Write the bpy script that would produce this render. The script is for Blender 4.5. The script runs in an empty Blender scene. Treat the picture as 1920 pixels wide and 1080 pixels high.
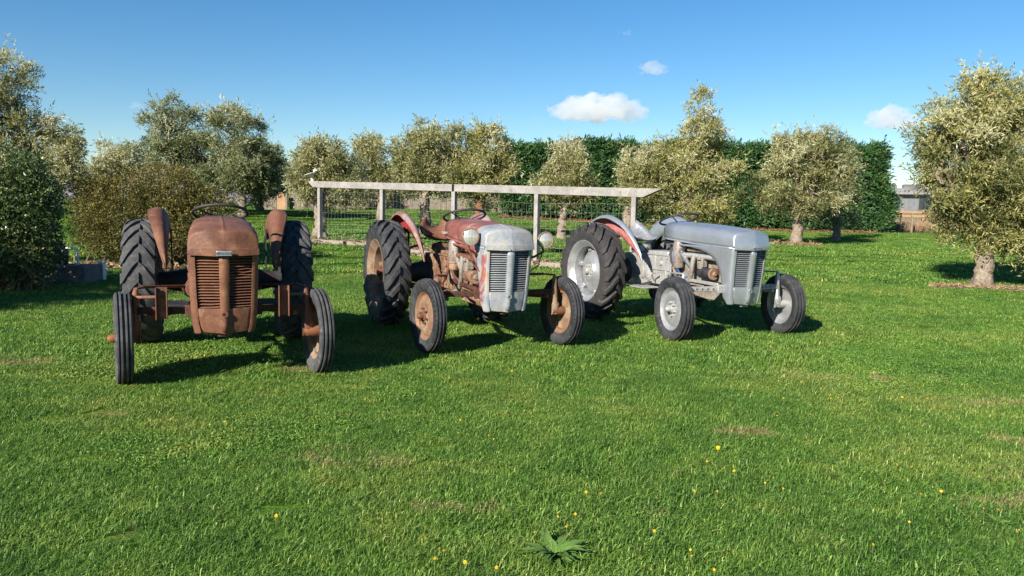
import bpy, bmesh, math, random
import numpy as np
from mathutils import Vector, Matrix, Euler
R = math.radians
sc = bpy.context.scene
col = sc.collection

# ------------------------------------------------------------------ camera, sky, sun, exposure
CAM_H, FPX, HOR, ROLL = 1.328, 1438.7, 395.0, 0.019
PIT = math.atan((540 - HOR) / FPX)
cam = bpy.data.objects.new('camera', bpy.data.cameras.new('camera'))
col.objects.link(cam)
cam.data.sensor_width = 36.0
cam.data.lens = FPX / 1920 * 36
cam.data.clip_start, cam.data.clip_end = 0.05, 9000
cam.matrix_world = (Matrix.Translation((0, 0, CAM_H)) @ Euler((math.pi / 2 - PIT, 0, 0)).to_matrix().to_4x4()
                    @ Matrix.Rotation(ROLL, 4, 'Z'))
sc.camera = cam

SUN_AZ, SUN_EL = R(35), R(27)          # shadows run towards +Y, turned 35 degrees to +X
sun_dir = Vector((-math.sin(SUN_AZ) * math.cos(SUN_EL), -math.cos(SUN_AZ) * math.cos(SUN_EL), math.sin(SUN_EL)))
world = bpy.data.worlds.new('World')
sc.world = world
world.use_nodes = True
wn = world.node_tree
sky = wn.nodes.new('ShaderNodeTexSky')
sky.sky_type = 'NISHITA'
sky.sun_disc = False
sky.sun_elevation = SUN_EL
sky.sun_rotation = math.pi + SUN_AZ
sky.altitude = 0
sky.air_density = 1.0
sky.dust_density = 0.0
sky.ozone_density = 3.6
hs = wn.nodes.new('ShaderNodeHueSaturation')          # the phone's saturated rendering of a clear sky
hs.inputs['Saturation'].default_value = 1.27
wn.links.new(sky.outputs[0], hs.inputs['Color'])
wn.links.new(hs.outputs[0], wn.nodes['Background'].inputs[0])
wn.nodes['Background'].inputs[1].default_value = 0.060
sl = bpy.data.lights.new('sun', 'SUN')
sl.energy = 5.0
sl.angle = R(0.53)
sl.color = (1.0, 0.93, 0.82)
so = bpy.data.objects.new('sun', sl)
col.objects.link(so)
so.rotation_euler = sun_dir.to_track_quat('Z', 'Y').to_euler()
so.location = sun_dir * 60
sc.view_settings.view_transform = 'Standard'
sc.view_settings.look = 'None'
sc.view_settings.gamma = 1
sc.view_settings.exposure = 1.12
sc.view_settings.use_curve_mapping = False
sc.cycles.max_bounces = 8
sc.cycles.volume_bounces = 10
sc.cycles.transparent_max_bounces = 12

# ------------------------------------------------------------------ helpers
def at(u, v, y):
    """the point of the place seen at (u, v) of the 1920-wide picture, y metres ahead"""
    X0, Y0 = u - 960, v - 540
    X = X0 * math.cos(ROLL) + Y0 * math.sin(ROLL)
    Y = -X0 * math.sin(ROLL) + Y0 * math.cos(ROLL)
    c, s = math.cos(PIT), math.sin(PIT)
    d = (X / FPX, c - Y / FPX * s, -s - Y / FPX * c)
    k = y / d[1]
    return Vector((d[0] * k, y, CAM_H + d[2] * k))

CTRL = [(x, y, 0.0) for x in (-12, -8, -4, 0, 4, 8, 12) for y in (-6, -2, 2, 5, 8, 11)] + [
    (-5.3, 21.5, .37), (2.5, 16, .15), (8.95, 14.5, .05), (9.9, 27, .30), (21, 44, .48), (-3, 26, .5), (1.6, 26, .42),
    (-12.4, 35, 1.12), (-20.7, 35, 1.0), (40, 80, 1.9), (23, 46, .48), (6, 34, .5), (30, 45, .55), (-10, 15, .15), (-4, 44, 1.3),
    (-14, 60, 1.7), (-40, 60, 1.7), (15, 20, .15), (20, 28, .3), (-16, 20, .3), (0, 80, 2.0), (40, 46, .7), (-30, 25, .5), (30, 20, .2), (0, 38, .8)]
CT = np.array(CTRL)
def zt(x, y):
    x = np.asarray(x, float); y = np.asarray(y, float)
    yy = np.clip(y, -8, 90)
    xx = np.clip(x, -60, 60)
    sc_ = 1 / (2.0 + np.abs(yy) * .12)
    d2 = ((xx[..., None] - CT[:, 0]) ** 2 + (yy[..., None] - CT[:, 1]) ** 2) * (sc_[..., None] ** 2)
    w = 1 / (d2 + .35) ** 2.2
    z = (w * CT[:, 2]).sum(-1) / w.sum(-1)
    z = z + .012 * np.sin(x * 1.7 + 2 * np.sin(y * .9)) * np.sin(y * 1.3 + x * .4)
    return z
def ztf(x, y): return float(zt(np.array([x]), np.array([y]))[0])

def new_obj(name, data, parent=None):
    o = bpy.data.objects.new(name, data)
    col.objects.link(o)
    if parent is not None: o.parent = parent
    return o
def tag(o, label=None, cat=None, group=None, kind=None):
    for k, v in (('label', label), ('category', cat), ('group', group), ('kind', kind)):
        if v: o[k] = v
    return o
def empty(name, loc=(0, 0, 0), rz=0):
    o = new_obj(name, None)
    o.empty_display_size = .2
    o.location = loc
    o.rotation_euler = (0, 0, rz)
    return o

def frame_of(d):
    d = Vector(d).normalized()
    u = d.cross(Vector((0, 0, 1)))
    if u.length < 1e-4: u = Vector((1, 0, 0))
    u.normalize()
    return u, d.cross(u).normalized()

class MB:
    def __init__(s, flip=False): s.v, s.f, s.flip = [], [], flip
    def add(s, vs, fs):
        n = len(s.v)
        s.v += [tuple(q) for q in vs]
        s.f += [tuple(i + n for i in f) for f in fs]
        return s
    def box(s, c, d, rot=None, taper=1.0):
        vs = []
        for z in (-1, 1):
            k = taper if z > 0 else 1
            for x, y in ((-1, -1), (1, -1), (1, 1), (-1, 1)):
                q = Vector((x * d[0] / 2 * k, y * d[1] / 2 * k, z * d[2] / 2))
                if rot is not None: q = rot @ q
                vs.append(q + Vector(c))
        return s.add(vs, [(3, 2, 1, 0), (4, 5, 6, 7), (0, 1, 5, 4), (1, 2, 6, 5), (2, 3, 7, 6), (3, 0, 4, 7)])
    def bar(s, p0, p1, w, h, up=(0, 0, 1)):
        """a rectangular bar from p0 to p1, w wide and h high"""
        p0, p1 = Vector(p0), Vector(p1)
        d = (p1 - p0).normalized()
        x = d.cross(Vector(up)).normalized(); z = x.cross(d).normalized()
        vs = []
        for p in (p0, p1):
            for i, j in ((-1, -1), (1, -1), (1, 1), (-1, 1)): vs.append(p + x * (i * w / 2) + z * (j * h / 2))
        return s.add(vs, [(3, 2, 1, 0), (4, 5, 6, 7), (0, 1, 5, 4), (1, 2, 6, 5), (2, 3, 7, 6), (3, 0, 4, 7)])
    def tube(s, pts, r, n=10, cap=True):
        pts = [Vector(p) for p in pts]
        if not hasattr(r, '__len__'): r = [r] * len(pts)
        vs, fs = [], []
        u = None
        for i, p in enumerate(pts):
            d = (pts[min(i + 1, len(pts) - 1)] - pts[max(i - 1, 0)]).normalized()
            if u is None: u, w = frame_of(d)
            else:
                u = (u - d * u.dot(d)).normalized(); w = d.cross(u).normalized()
            for k in range(n):
                t = 2 * math.pi * k / n
                vs.append(p + (u * math.cos(t) + w * math.sin(t)) * r[i])
        for i in range(len(pts) - 1):
            for k in range(n):
                k2 = (k + 1) % n
                fs.append((i * n + k, i * n + k2, (i + 1) * n + k2, (i + 1) * n + k))
        if cap:
            fs.append(tuple(range(n))[::-1]); fs.append(tuple((len(pts) - 1) * n + k for k in range(n)))
        return s.add(vs, fs)
    def cyl(s, p0, p1, r0, r1=None, n=18): return s.tube([p0, p1], [r0, r0 if r1 is None else r1], n)
    def ring(s, c, axis, Rr, r, n=40, m=10, arc=(0, 2 * math.pi)):
        u, w = frame_of(axis); ax = Vector(axis).normalized(); c = Vector(c)
        vs, fs = [], []
        for i in range(n):
            t = 2 * math.pi * i / n
            e = u * math.cos(t) + w * math.sin(t)
            for j in range(m):
                q = 2 * math.pi * j / m
                vs.append(c + e * (Rr + r * math.cos(q)) + ax * (r * math.sin(q)))
        for i in range(n):
            for j in range(m):
                i2, j2 = (i + 1) % n, (j + 1) % m
                fs.append((i * m + j, i2 * m + j, i2 * m + j2, i * m + j2))
        return s.add(vs, fs)
    def lathe(s, prof, c, axis=(1, 0, 0), n=48, closed=False, jit=0, seed=0):
        """prof: (radius, offset along axis)"""
        u, w = frame_of(axis); ax = Vector(axis).normalized(); c = Vector(c)
        vs, fs = [], []
        m = len(prof)
        for i in range(n):
            t = 2 * math.pi * i / n
            e = u * math.cos(t) + w * math.sin(t)
            for r, h in prof: vs.append(c + e * r + ax * h)
        for i in range(n):
            i2 = (i + 1) % n
            for j in range(m if closed else m - 1):
                j2 = (j + 1) % m
                fs.append((i * m + j, i2 * m + j, i2 * m + j2, i * m + j2))
        return s.add(vs, fs)
    def grid(s, rows, loop=False):
        m = len(rows[0]); vs = [q for r in rows for q in r]; fs = []
        for i in range(len(rows) - 1):
            for j in range(m if loop else m - 1):
                j2 = (j + 1) % m
                fs.append((i * m + j, i * m + j2, (i + 1) * m + j2, (i + 1) * m + j))
        return s.add(vs, fs)
    def prism(s, poly, p_of, d):
        """poly: 2-D points, p_of(x, y) -> 3-D point, d: extrusion vector"""
        n = len(poly); d = Vector(d)
        a = [Vector(p_of(*q)) for q in poly]
        return s.add(a + [q + d for q in a], [tuple(range(n))[::-1], tuple(range(n, 2 * n))] +
                     [(i, (i + 1) % n, n + (i + 1) % n, n + i) for i in range(n)])
    def mesh(s, name, mat=None, smooth=38):
        me = bpy.data.meshes.new(name)
        vs = [(x, -y, z) for x, y, z in s.v] if s.flip else s.v
        me.from_pydata(vs, [], s.f)
        bm = bmesh.new(); bm.from_mesh(me)
        bmesh.ops.recalc_face_normals(bm, faces=bm.faces)
        bm.to_mesh(me); bm.free()
        if smooth:
            me.polygons.foreach_set('use_smooth', [True] * len(me.polygons))
            me.set_sharp_from_angle(angle=R(smooth))
        if mat: me.materials.append(mat)
        return me
    def build(s, name, mat, parent=None, smooth=38, bevel=0, solid=0, sub=0):
        o = new_obj(name, s.mesh(name, mat, smooth), parent)
        if solid:
            m = o.modifiers.new('thickness', 'SOLIDIFY'); m.thickness = solid; m.offset = 0
        if sub:
            m = o.modifiers.new('round', 'SUBSURF'); m.levels = m.render_levels = sub
        if bevel:
            m = o.modifiers.new('edge', 'BEVEL'); m.width = bevel; m.segments = 2; m.limit_method = 'ANGLE'
        return o

# ------------------------------------------------------------------ materials
def newmat(name):
    m = bpy.data.materials.new(name); m.use_nodes = True
    nt = m.node_tree
    return m, nt, nt.nodes['Principled BSDF']
def N(nt, t, **kw):
    n = nt.nodes.new(t)
    for k, v in kw.items():
        if k.startswith('i_'):
            key = k[2:]
            n.inputs[int(key) if key.isdigit() else key.replace('_', ' ')].default_value = v
        else: setattr(n, k, v)
    return n
def ramp(nt, fac, stops, interp='LINEAR'):
    r = nt.nodes.new('ShaderNodeValToRGB')
    r.color_ramp.interpolation = interp
    e = r.color_ramp.elements
    while len(e) < len(stops): e.new(.5)
    for el, (p, c) in zip(e, stops):
        el.position = p; el.color = (*c, 1) if len(c) == 3 else c
    nt.links.new(fac, r.inputs[0])
    return r.outputs[0]
def coords(nt, kind='Object', scale=None):
    t = nt.nodes.new('ShaderNodeTexCoord'); o = t.outputs[kind]
    if scale:
        mp = N(nt, 'ShaderNodeMapping'); mp.inputs['Scale'].default_value = scale
        nt.links.new(o, mp.inputs[0]); o = mp.outputs[0]
    return o
def noise(nt, co, scale, detail=6, rough=.6, dist=0):
    n = N(nt, 'ShaderNodeTexNoise'); n.inputs['Scale'].default_value = scale
    n.inputs['Detail'].default_value = detail; n.inputs['Roughness'].default_value = rough
    n.inputs['Distortion'].default_value = dist
    nt.links.new(co, n.inputs['Vector'])
    return n.outputs[0]
def mixc(nt, fac, a, b, mode='MIX'):
    m = N(nt, 'ShaderNodeMix', data_type='RGBA', blend_type=mode)
    for s, v in ((m.inputs[0], fac), (m.inputs[6], a), (m.inputs[7], b)):
        if hasattr(v, 'is_linked') or hasattr(v, 'links'): nt.links.new(v, s)
        elif isinstance(v, (int, float)): s.default_value = v
        else: s.default_value = (*v, 1)
    return m.outputs[2]
def mth(nt, op, a, b=None, clamp=False):
    m = N(nt, 'ShaderNodeMath', operation=op, use_clamp=clamp)
    for i, v in enumerate((a, b)):
        if v is None: continue
        if isinstance(v, (int, float)): m.inputs[i].default_value = v
        else: nt.links.new(v, m.inputs[i])
    return m.outputs[0]
def bump(nt, bs, h, strength=.3, dist=.01):
    b = N(nt, 'ShaderNodeBump'); b.inputs['Strength'].default_value = strength; b.inputs['Distance'].default_value = dist
    nt.links.new(h, b.inputs['Height']); nt.links.new(b.outputs[0], bs.inputs['Normal'])
def worn(name, base, second, third=None, scale=5, rough=.6, metal=0, bstr=.25, mixlo=.42, mixhi=.6, kind='Object', fine=40, spec=.5):
    """two paints broken up by noise, a third in small spots, and fine grime"""
    m, nt, bs = newmat(name)
    co = coords(nt, kind)
    n1 = noise(nt, co, scale, 8, .65, .3)
    c = ramp(nt, n1, [(mixlo, base), (mixhi, second)])
    n2 = noise(nt, co, fine, 5, .7)
    if third:
        c = mixc(nt, ramp(nt, noise(nt, co, scale * 2.6, 9, .7, .4), [(.55, (0, 0, 0)), (.68, (1, 1, 1))]), c, third)
    c = mixc(nt, .55 if fine > 10 else .2, c, ramp(nt, n2, [(.25, (.45, .45, .45)), (.7, (1.25, 1.25, 1.25))]), 'MULTIPLY')
    nt.links.new(c, bs.inputs['Base Color'])
    nt.links.new(ramp(nt, n1, [(.3, (rough - .1,) * 3), (.7, (min(1, rough + .15),) * 3)]), bs.inputs['Roughness'])
    bs.inputs['Metallic'].default_value = metal
    bs.inputs['Specular IOR Level'].default_value = spec
    bump(nt, bs, n2, bstr, .004)
    return m
M = {}
M['rust'] = worn('rust', (.085, .036, .026), (.19, .080, .044), (.235, .125, .058), 3.6, .60, 0, .5, .30, .64, spec=.32)
M['rust_orange'] = worn('rust_orange', (.21, .085, .038), (.14, .058, .034), (.29, .14, .07), 9, .8, 0, .5, spec=.2)
M['rust_wheel'] = worn('rust_wheel', (.17, .095, .057), (.24, .175, .120), (.12, .050, .028), 7, .75, 0, .35, spec=.25)
M['tan_paint'] = worn('tan_paint', (.21, .110, .055), (.175, .108, .064), (.12, .055, .030), 7, .6, 0, .2, spec=.3)
M['engine_brown'] = worn('engine_brown', (.15, .075, .045), (.30, .20, .13), (.07, .05, .04), 9, .7, .1, .5, spec=.3)
M['engine_grey'] = worn('engine_grey', (.28, .26, .23), (.19, .15, .12), (.09, .06, .045), 9, .6, .2, .4)
M['cast_silver'] = worn('cast_silver', (.40, .40, .39), (.32, .315, .30), (.19, .165, .14), 9, .45, .35, .4)
M['dark_metal'] = worn('dark_metal', (.018, .019, .024), (.04, .036, .035), (.06, .04, .03), 8, .6, .2, .3)
M['silver_paint'] = worn('silver_paint', (.38, .41, .445), (.43, .455, .49), None, 1.6, .30, .66, .02, .25, .8, fine=9.5)
M['silver_wheel'] = worn('silver_wheel', (.36, .37, .385), (.43, .44, .45), (.29, .28, .265), 6, .34, .55, .08, .35, .7)
M['rubber'] = worn('rubber', (.022, .023, .027), (.044, .045, .049), (.085, .080, .074), 6, .62, 0, .25, fine=60, spec=.4)
M['rubber_old'] = worn('rubber_old', (.044, .045, .049), (.085, .084, .083), (.13, .12, .115), 5, .8, 0, .45, fine=35, spec=.25)
M['rubber_brown'] = worn('rubber_brown', (.042, .037, .036), (.026, .026, .029), (.065, .055, .048), 5, .6, 0, .3, fine=50, spec=.4)
M['red_fender'] = worn('red_fender', (.27, .028, .026), (.20, .024, .024), (.25, .10, .09), 5, .55, 0, .15, .35, .6)
M['fender_out'] = worn('fender_out', (.20, .075, .06), (.27, .20, .19), (.28, .045, .04), 6, .55, 0, .15)
M['pink_fender'] = worn('pink_fender', (.36, .115, .105), (.40, .16, .145), (.34, .065, .055), 5, .55, 0, .1)
M['black_gap'] = worn('black_gap', (.010, .010, .012), (.016, .014, .013), None, 6, .9)
M['chrome'] = worn('chrome', (.72, .70, .66), (.62, .60, .56), None, 6, .22, .9, .05)
M['badge'] = worn('badge', (.30, .33, .36), (.40, .42, .44), None, 12, .4, .5)
M['badge_text'] = worn('badge_text', (.10, .11, .12), (.14, .14, .15), None, 12, .5, .3)
M['pale_text'] = worn('pale_text', (.50, .42, .42), (.38, .25, .24), None, 30, .6)
M['blue_hose'] = worn('blue_hose', (.02, .06, .22), (.03, .09, .30), None, 6, .35)
M['timber'] = worn('timber', (.29, .272, .252), (.215, .205, .19), (.14, .132, .12), 3, .85, 0, .4, spec=.2)
M['edging'] = worn('edging', (.27, .235, .19), (.21, .18, .145), (.15, .12, .09), 5, .9, 0, .5, spec=.2)
M['wire'] = worn('wire', (.42, .43, .42), (.34, .35, .34), None, 6, .5, 0, .05)
M['pvc'] = worn('pvc', (.78, .77, .74), (.70, .69, .66), None, 6, .4)
M['cream'] = worn('cream', (.60, .57, .44), (.52, .49, .38), None, 6, .5)
M['concrete'] = worn('concrete', (.12, .12, .12), (.17, .165, .16), (.08, .085, .08), 5, .9, 0, .4, spec=.2)
M['black_plastic'] = worn('black_plastic', (.014, .016, .022), (.024, .026, .032), None, 5, .4)
M['stone'] = worn('stone', (.38, .35, .31), (.28, .26, .24), None, 7, .85, 0, .5)
M['house_wall'] = worn('house_wall', (.15, .155, .17), (.18, .185, .20), None, 2, .7)
M['roof'] = worn('roof', (.14, .14, .15), (.20, .19, .19), None, 2, .6)
M['new_timber'] = worn('new_timber', (.36, .22, .115), (.31, .185, .095), None, 4, .8, 0, .2)
M['fence_board'] = worn('fence_board', (.19, .155, .115), (.15, .125, .095), None, 4, .85, 0, .3)
M['bark'] = worn('bark', (.15, .118, .09), (.30, .245, .19), (.075, .06, .048), 16, .95, 0, 1.0, .36, .62, fine=34, spec=.1)
M['bark_orange'] = worn('bark_orange', (.20, .10, .045), (.13, .085, .055), (.28, .12, .035), 9, .9, 0, .8, spec=.1)
M['twig'] = worn('twig', (.15, .10, .065), (.20, .145, .10), None, 9, .95, 0, .5, spec=.1)
M['straw'] = worn('straw', (.40, .27, .16), (.30, .19, .11), (.48, .36, .22), 3, .95, 0, .2, fine=12, spec=.1)

def glassy(name, colr, rough=.08):
    m, nt, bs = newmat(name)
    bs.inputs['Base Color'].default_value = (*colr, 1); bs.inputs['Roughness'].default_value = rough
    bs.inputs['Specular IOR Level'].default_value = .8
    return m
M['window'] = glassy('window', (.02, .03, .045), .05)
def lensmat():
    m, nt, bs = newmat('lamp_glass')
    w = N(nt, 'ShaderNodeTexWave', wave_type='BANDS', bands_direction='X'); w.inputs['Scale'].default_value = 22
    nt.links.new(coords(nt), w.inputs[0])
    nt.links.new(ramp(nt, w.outputs[0], [(0, (.52, .50, .42)), (1, (.72, .70, .62))]), bs.inputs['Base Color'])
    bs.inputs['Metallic'].default_value = .55; bs.inputs['Roughness'].default_value = .16
    bump(nt, bs, w.outputs[0], .35, .004)
    return m
M['lamp_glass'] = lensmat()

def faded(name):
    """red-brown primer worn through to pale grey undercoat towards the nose"""
    m, nt, bs = newmat(name)
    co = coords(nt)
    sep = N(nt, 'ShaderNodeSeparateXYZ'); nt.links.new(co, sep.inputs[0])
    n1 = noise(nt, co, 3.2, 8, .65, .6)
    ypos = mth(nt, 'MULTIPLY_ADD', sep.outputs[1], -1.0)            # distance forward
    nt.nodes[-1].inputs[2].default_value = -1.80
    f = mth(nt, 'ADD', mth(nt, 'MULTIPLY', ypos, 4.6), mth(nt, 'MULTIPLY', mth(nt, 'SUBTRACT', n1, .5), 2.4))
    f = mth(nt, 'ADD', f, .5, True)
    brown = ramp(nt, noise(nt, co, 7, 8, .7, .5), [(.35, (.15, .045, .036)), (.55, (.225, .085, .065)), (.72, (.38, .25, .22))])
    grey = ramp(nt, noise(nt, co, 5, 8, .65, .4), [(.34, (.19, .215, .245)), (.50, (.28, .285, .295)), (.62, (.34, .30, .23)), (.72, (.26, .17, .11))])
    c = mixc(nt, ramp(nt, f, [(.40, (0, 0, 0)), (.62, (1, 1, 1))]), brown, grey)
    rd = ramp(nt, noise(nt, co, 4.5, 6, .6, .8), [(.47, (0, 0, 0)), (.56, (1, 1, 1))])
    # red paint left on the flank of the cowl only (|x| large, behind the corner)
    ax = mth(nt, 'ABSOLUTE', sep.outputs[0])
    flank = mth(nt, 'MULTIPLY', mth(nt, 'GREATER_THAN', ax, .222), mth(nt, 'LESS_THAN', sep.outputs[2], .97))
    c = mixc(nt, mth(nt, 'MULTIPLY', mth(nt, 'MULTIPLY', rd, flank), .85), c, ramp(nt, noise(nt, co, 22, 6, .7), [(.35, (.30, .045, .04)), (.62, (.22, .04, .035)), (.75, (.36, .24, .23))]))
    c = mixc(nt, .5, c, ramp(nt, noise(nt, co, 45, 5, .7), [(.25, (.55,) * 3), (.7, (1.2,) * 3)]), 'MULTIPLY')
    nt.links.new(c, bs.inputs['Base Color'])
    bs.inputs['Roughness'].default_value = .55
    bump(nt, bs, noise(nt, co, 18, 6, .6), .12, .01)
    return m
M['faded_paint'] = faded('faded_paint')
M['grey_paint'] = worn('grey_paint', (.25, .275, .30), (.33, .345, .36), (.30, .25, .19), 5, .5, .15, .12, .4, .65)

def leafmat(name, stops, trans=.35, rough=.5, spec=.4):
    m, nt, bs = newmat(name)
    a = N(nt, 'ShaderNodeAttribute', attribute_name='tint')
    c = ramp(nt, a.outputs['Fac'], stops)
    nt.links.new(c, bs.inputs['Base Color'])
    bs.inputs['Roughness'].default_value = rough; bs.inputs['Specular IOR Level'].default_value = spec
    t = N(nt, 'ShaderNodeBsdfTranslucent'); nt.links.new(c, t.inputs[0])
    mx = N(nt, 'ShaderNodeMixShader'); mx.inputs[0].default_value = trans
    nt.links.new(bs.outputs[0], mx.inputs[1]); nt.links.new(t.outputs[0], mx.inputs[2])
    nt.links.new(mx.outputs[0], nt.nodes['Material Output'].inputs[0])
    return m
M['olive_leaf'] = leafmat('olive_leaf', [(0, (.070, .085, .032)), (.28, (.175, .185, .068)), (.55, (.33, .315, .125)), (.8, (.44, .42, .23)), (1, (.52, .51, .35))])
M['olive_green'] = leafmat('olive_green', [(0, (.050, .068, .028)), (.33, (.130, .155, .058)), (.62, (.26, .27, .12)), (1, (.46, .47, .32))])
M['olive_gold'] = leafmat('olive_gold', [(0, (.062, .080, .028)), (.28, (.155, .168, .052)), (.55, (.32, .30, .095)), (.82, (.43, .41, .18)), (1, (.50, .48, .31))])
M['hedge_leaf'] = leafmat('hedge_leaf', [(0, (.022, .058, .020)), (.5, (.045, .110, .030)), (.9, (.080, .160, .042)), (1, (.15, .12, .05))], .2)
M['bush_leaf'] = leafmat('bush_leaf', [(0, (.055, .060, .018)), (.4, (.135, .125, .030)), (.7, (.235, .185, .045)), (1, (.27, .15, .06))], .3)
M['shrub_leaf'] = leafmat('shrub_leaf', [(0, (.042, .070, .026)), (.5, (.090, .140, .042)), (.85, (.20, .21, .065)), (1, (.36, .30, .09))], .25, .35, .5)
M['weed_leaf'] = leafmat('weed_leaf', [(0, (.09, .19, .035)), (1, (.18, .29, .065))], .3, .5)
M['petal'] = leafmat('petal', [(0, (.62, .36, .010)), (1, (.72, .46, .015))], .2, .6)
M['stem'] = leafmat('stem', [(0, (.10, .16, .04)), (1, (.10, .16, .04))], .1, .6)

# dry spots in the lawn: (x, y, half-width, half-depth)
DRY = [(-.84, 3.95, .30, .12), (-4.05, 6.2, .5, .18), (-1.7, 6.1, .25, .12), (-2.45, 4.7, .10, .07), (2.75, 6.2, .7, .08), (4.1, 5.5, .9, .10),
       (3.1, 4.5, .25, .10), (.62, 3.28, .14, .05), (3.0, 3.9, .45, .12), (-.22, 3.3, .16, .06), (-1.75, 5.2, .16, .08), (1.35, 4.6, .18, .10), (2.35, 3.4, .3, .12)]
def lawnmat(name, blades):
    m, nt, bs = newmat(name)
    geo = N(nt, 'ShaderNodeNewGeometry')
    pos = geo.outputs['Position']
    wob = N(nt, 'ShaderNodeTexNoise'); wob.inputs['Scale'].default_value = 3.0; wob.inputs['Detail'].default_value = 5
    nt.links.new(pos, wob.inputs['Vector'])
    n1 = noise(nt, pos, .55, 4, .6, .4)
    n2 = noise(nt, pos, 3.2, 5, .65, .3)
    n3 = noise(nt, pos, 28, 3, .7)
    c = ramp(nt, n1, [(.30, (.074, .170, .024)), (.5, (.118, .234, .032)), (.70, (.180, .264, .046))])
    c = mixc(nt, .75, c, ramp(nt, n2, [(.28, (.50, .64, .62)), (.5, (1, 1, 1)), (.72, (1.65, 1.22, 1.35))]), 'MULTIPLY')
    if blades:
        a = N(nt, 'ShaderNodeAttribute', attribute_name='tint')
        c = mixc(nt, 1.0, c, ramp(nt, a.outputs['Fac'], [(0, (.55, .60, .55)), (.5, (1, 1, 1)), (.85, (1.45, 1.3, 1.5)), (.93, (2.6, 1.9, 3.0)), (1, (4.0, 2.5, 5.5))]), 'MULTIPLY')
    sx = N(nt, 'ShaderNodeSeparateXYZ'); nt.links.new(pos, sx.inputs[0])
    wv = N(nt, 'ShaderNodeSeparateXYZ'); nt.links.new(wob.outputs['Color'], wv.inputs[0])
    wx = mth(nt, 'ADD', sx.outputs[0], mth(nt, 'MULTIPLY', mth(nt, 'SUBTRACT', wv.outputs[0], .5), .9))
    wy = mth(nt, 'ADD', sx.outputs[1], mth(nt, 'MULTIPLY', mth(nt, 'SUBTRACT', wv.outputs[1], .5), .5))
    tot = None
    for x, y, hx, hy in DRY:
        dx = mth(nt, 'DIVIDE', mth(nt, 'SUBTRACT', wx, x), hx * 1.6)
        dy = mth(nt, 'DIVIDE', mth(nt, 'SUBTRACT', wy, y), hy * 1.9)
        d = mth(nt, 'SUBTRACT', 1, mth(nt, 'ADD', mth(nt, 'MULTIPLY', dx, dx), mth(nt, 'MULTIPLY', dy, dy)), True)
        tot = d if tot is None else mth(nt, 'MAXIMUM', tot, d)
    wide = ramp(nt, noise(nt, pos, 1.1, 5, .7, .5), [(.60, (0, 0, 0)), (.74, (.40, .40, .40))])
    dry = mth(nt, 'ADD', mth(nt, 'MULTIPLY', tot, mth(nt, 'MULTIPLY', mth(nt, 'SUBTRACT', n2, .30), 2.3)), wide, True)
    if blades: dry = mth(nt, 'MULTIPLY', mth(nt, 'GREATER_THAN', mth(nt, 'MULTIPLY', dry, 1.15), a.outputs['Fac']), mth(nt, 'ADD', .40, mth(nt, 'MULTIPLY', n3, .7)), True)
    # rough pasture beyond the mown ground goes straw-coloured
    far = ramp(nt, mth(nt, 'ADD', mth(nt, 'MULTIPLY', sx.outputs[1], .02), mth(nt, 'MULTIPLY', n1, .12)), [(.965, (0, 0, 0)), (1, (1, 1, 1))])
    right = mth(nt, 'GREATER_THAN', sx.outputs[0], 16)
    c = mixc(nt, dry, c, ramp(nt, n3, [(.3, (.23, .185, .08)), (.7, (.38, .31, .15))]))
    c = mixc(nt, mth(nt, 'MULTIPLY', far, right), c, (.42, .34, .19))
    if not blades:
        c = mixc(nt, .85, c, ramp(nt, n3, [(.3, (.22, .22, .22)), (.7, (.80, .78, .75))]), 'MULTIPLY')
    nt.links.new(c, bs.inputs['Base Color'])
    bs.inputs['Roughness'].default_value = .55 if blades else .95
    bs.inputs['Specular IOR Level'].default_value = .35 if blades else .05
    if blades:
        t = N(nt, 'ShaderNodeBsdfTranslucent'); nt.links.new(c, t.inputs[0])
        mx = N(nt, 'ShaderNodeMixShader'); mx.inputs[0].default_value = .3
        nt.links.new(bs.outputs[0], mx.inputs[1]); nt.links.new(t.outputs[0], mx.inputs[2])
        nt.links.new(mx.outputs[0], nt.nodes['Material Output'].inputs[0])
    else: bump(nt, bs, n3, .6, .03)
    return m
M['lawn'] = lawnmat('lawn', False)
M['grass'] = lawnmat('grass', True)

# ------------------------------------------------------------------ ground
def axis_pts(lo, hi, fine_lo, fine_hi, step, grow=1.25):
    a = list(np.arange(fine_lo, fine_hi + 1e-6, step))
    s = step
    while a[-1] < hi: s *= grow; a.append(min(hi, a[-1] + s))
    s = step; b = []
    x = fine_lo
    while x > lo: s *= grow; x = max(lo, x - s); b.append(x)
    return np.array(b[::-1] + a)
gx = axis_pts(-3000, 3000, -14, 14, .35); gy = axis_pts(-600, 4000, -1, 26, .35)
GX, GY = np.meshgrid(gx, gy)
GZ = np.zeros_like(GX)
for i in range(GX.shape[0]): GZ[i] = zt(GX[i], GY[i])
nx, ny = len(gx), len(gy)
me = bpy.data.meshes.new('ground')
idx = np.arange(nx * ny).reshape(ny, nx)
quads = np.stack([idx[:-1, :-1], idx[:-1, 1:], idx[1:, 1:], idx[1:, :-1]], -1).reshape(-1, 4)
me.from_pydata(np.stack([GX, GY, GZ], -1).reshape(-1, 3).tolist(), [], quads.tolist())
me.polygons.foreach_set('use_smooth', [True] * len(me.polygons))
me.materials.append(M['lawn'])
ground = tag(new_obj('ground', me), 'green mown lawn running back under the olive trees', None, kind='structure')

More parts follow.
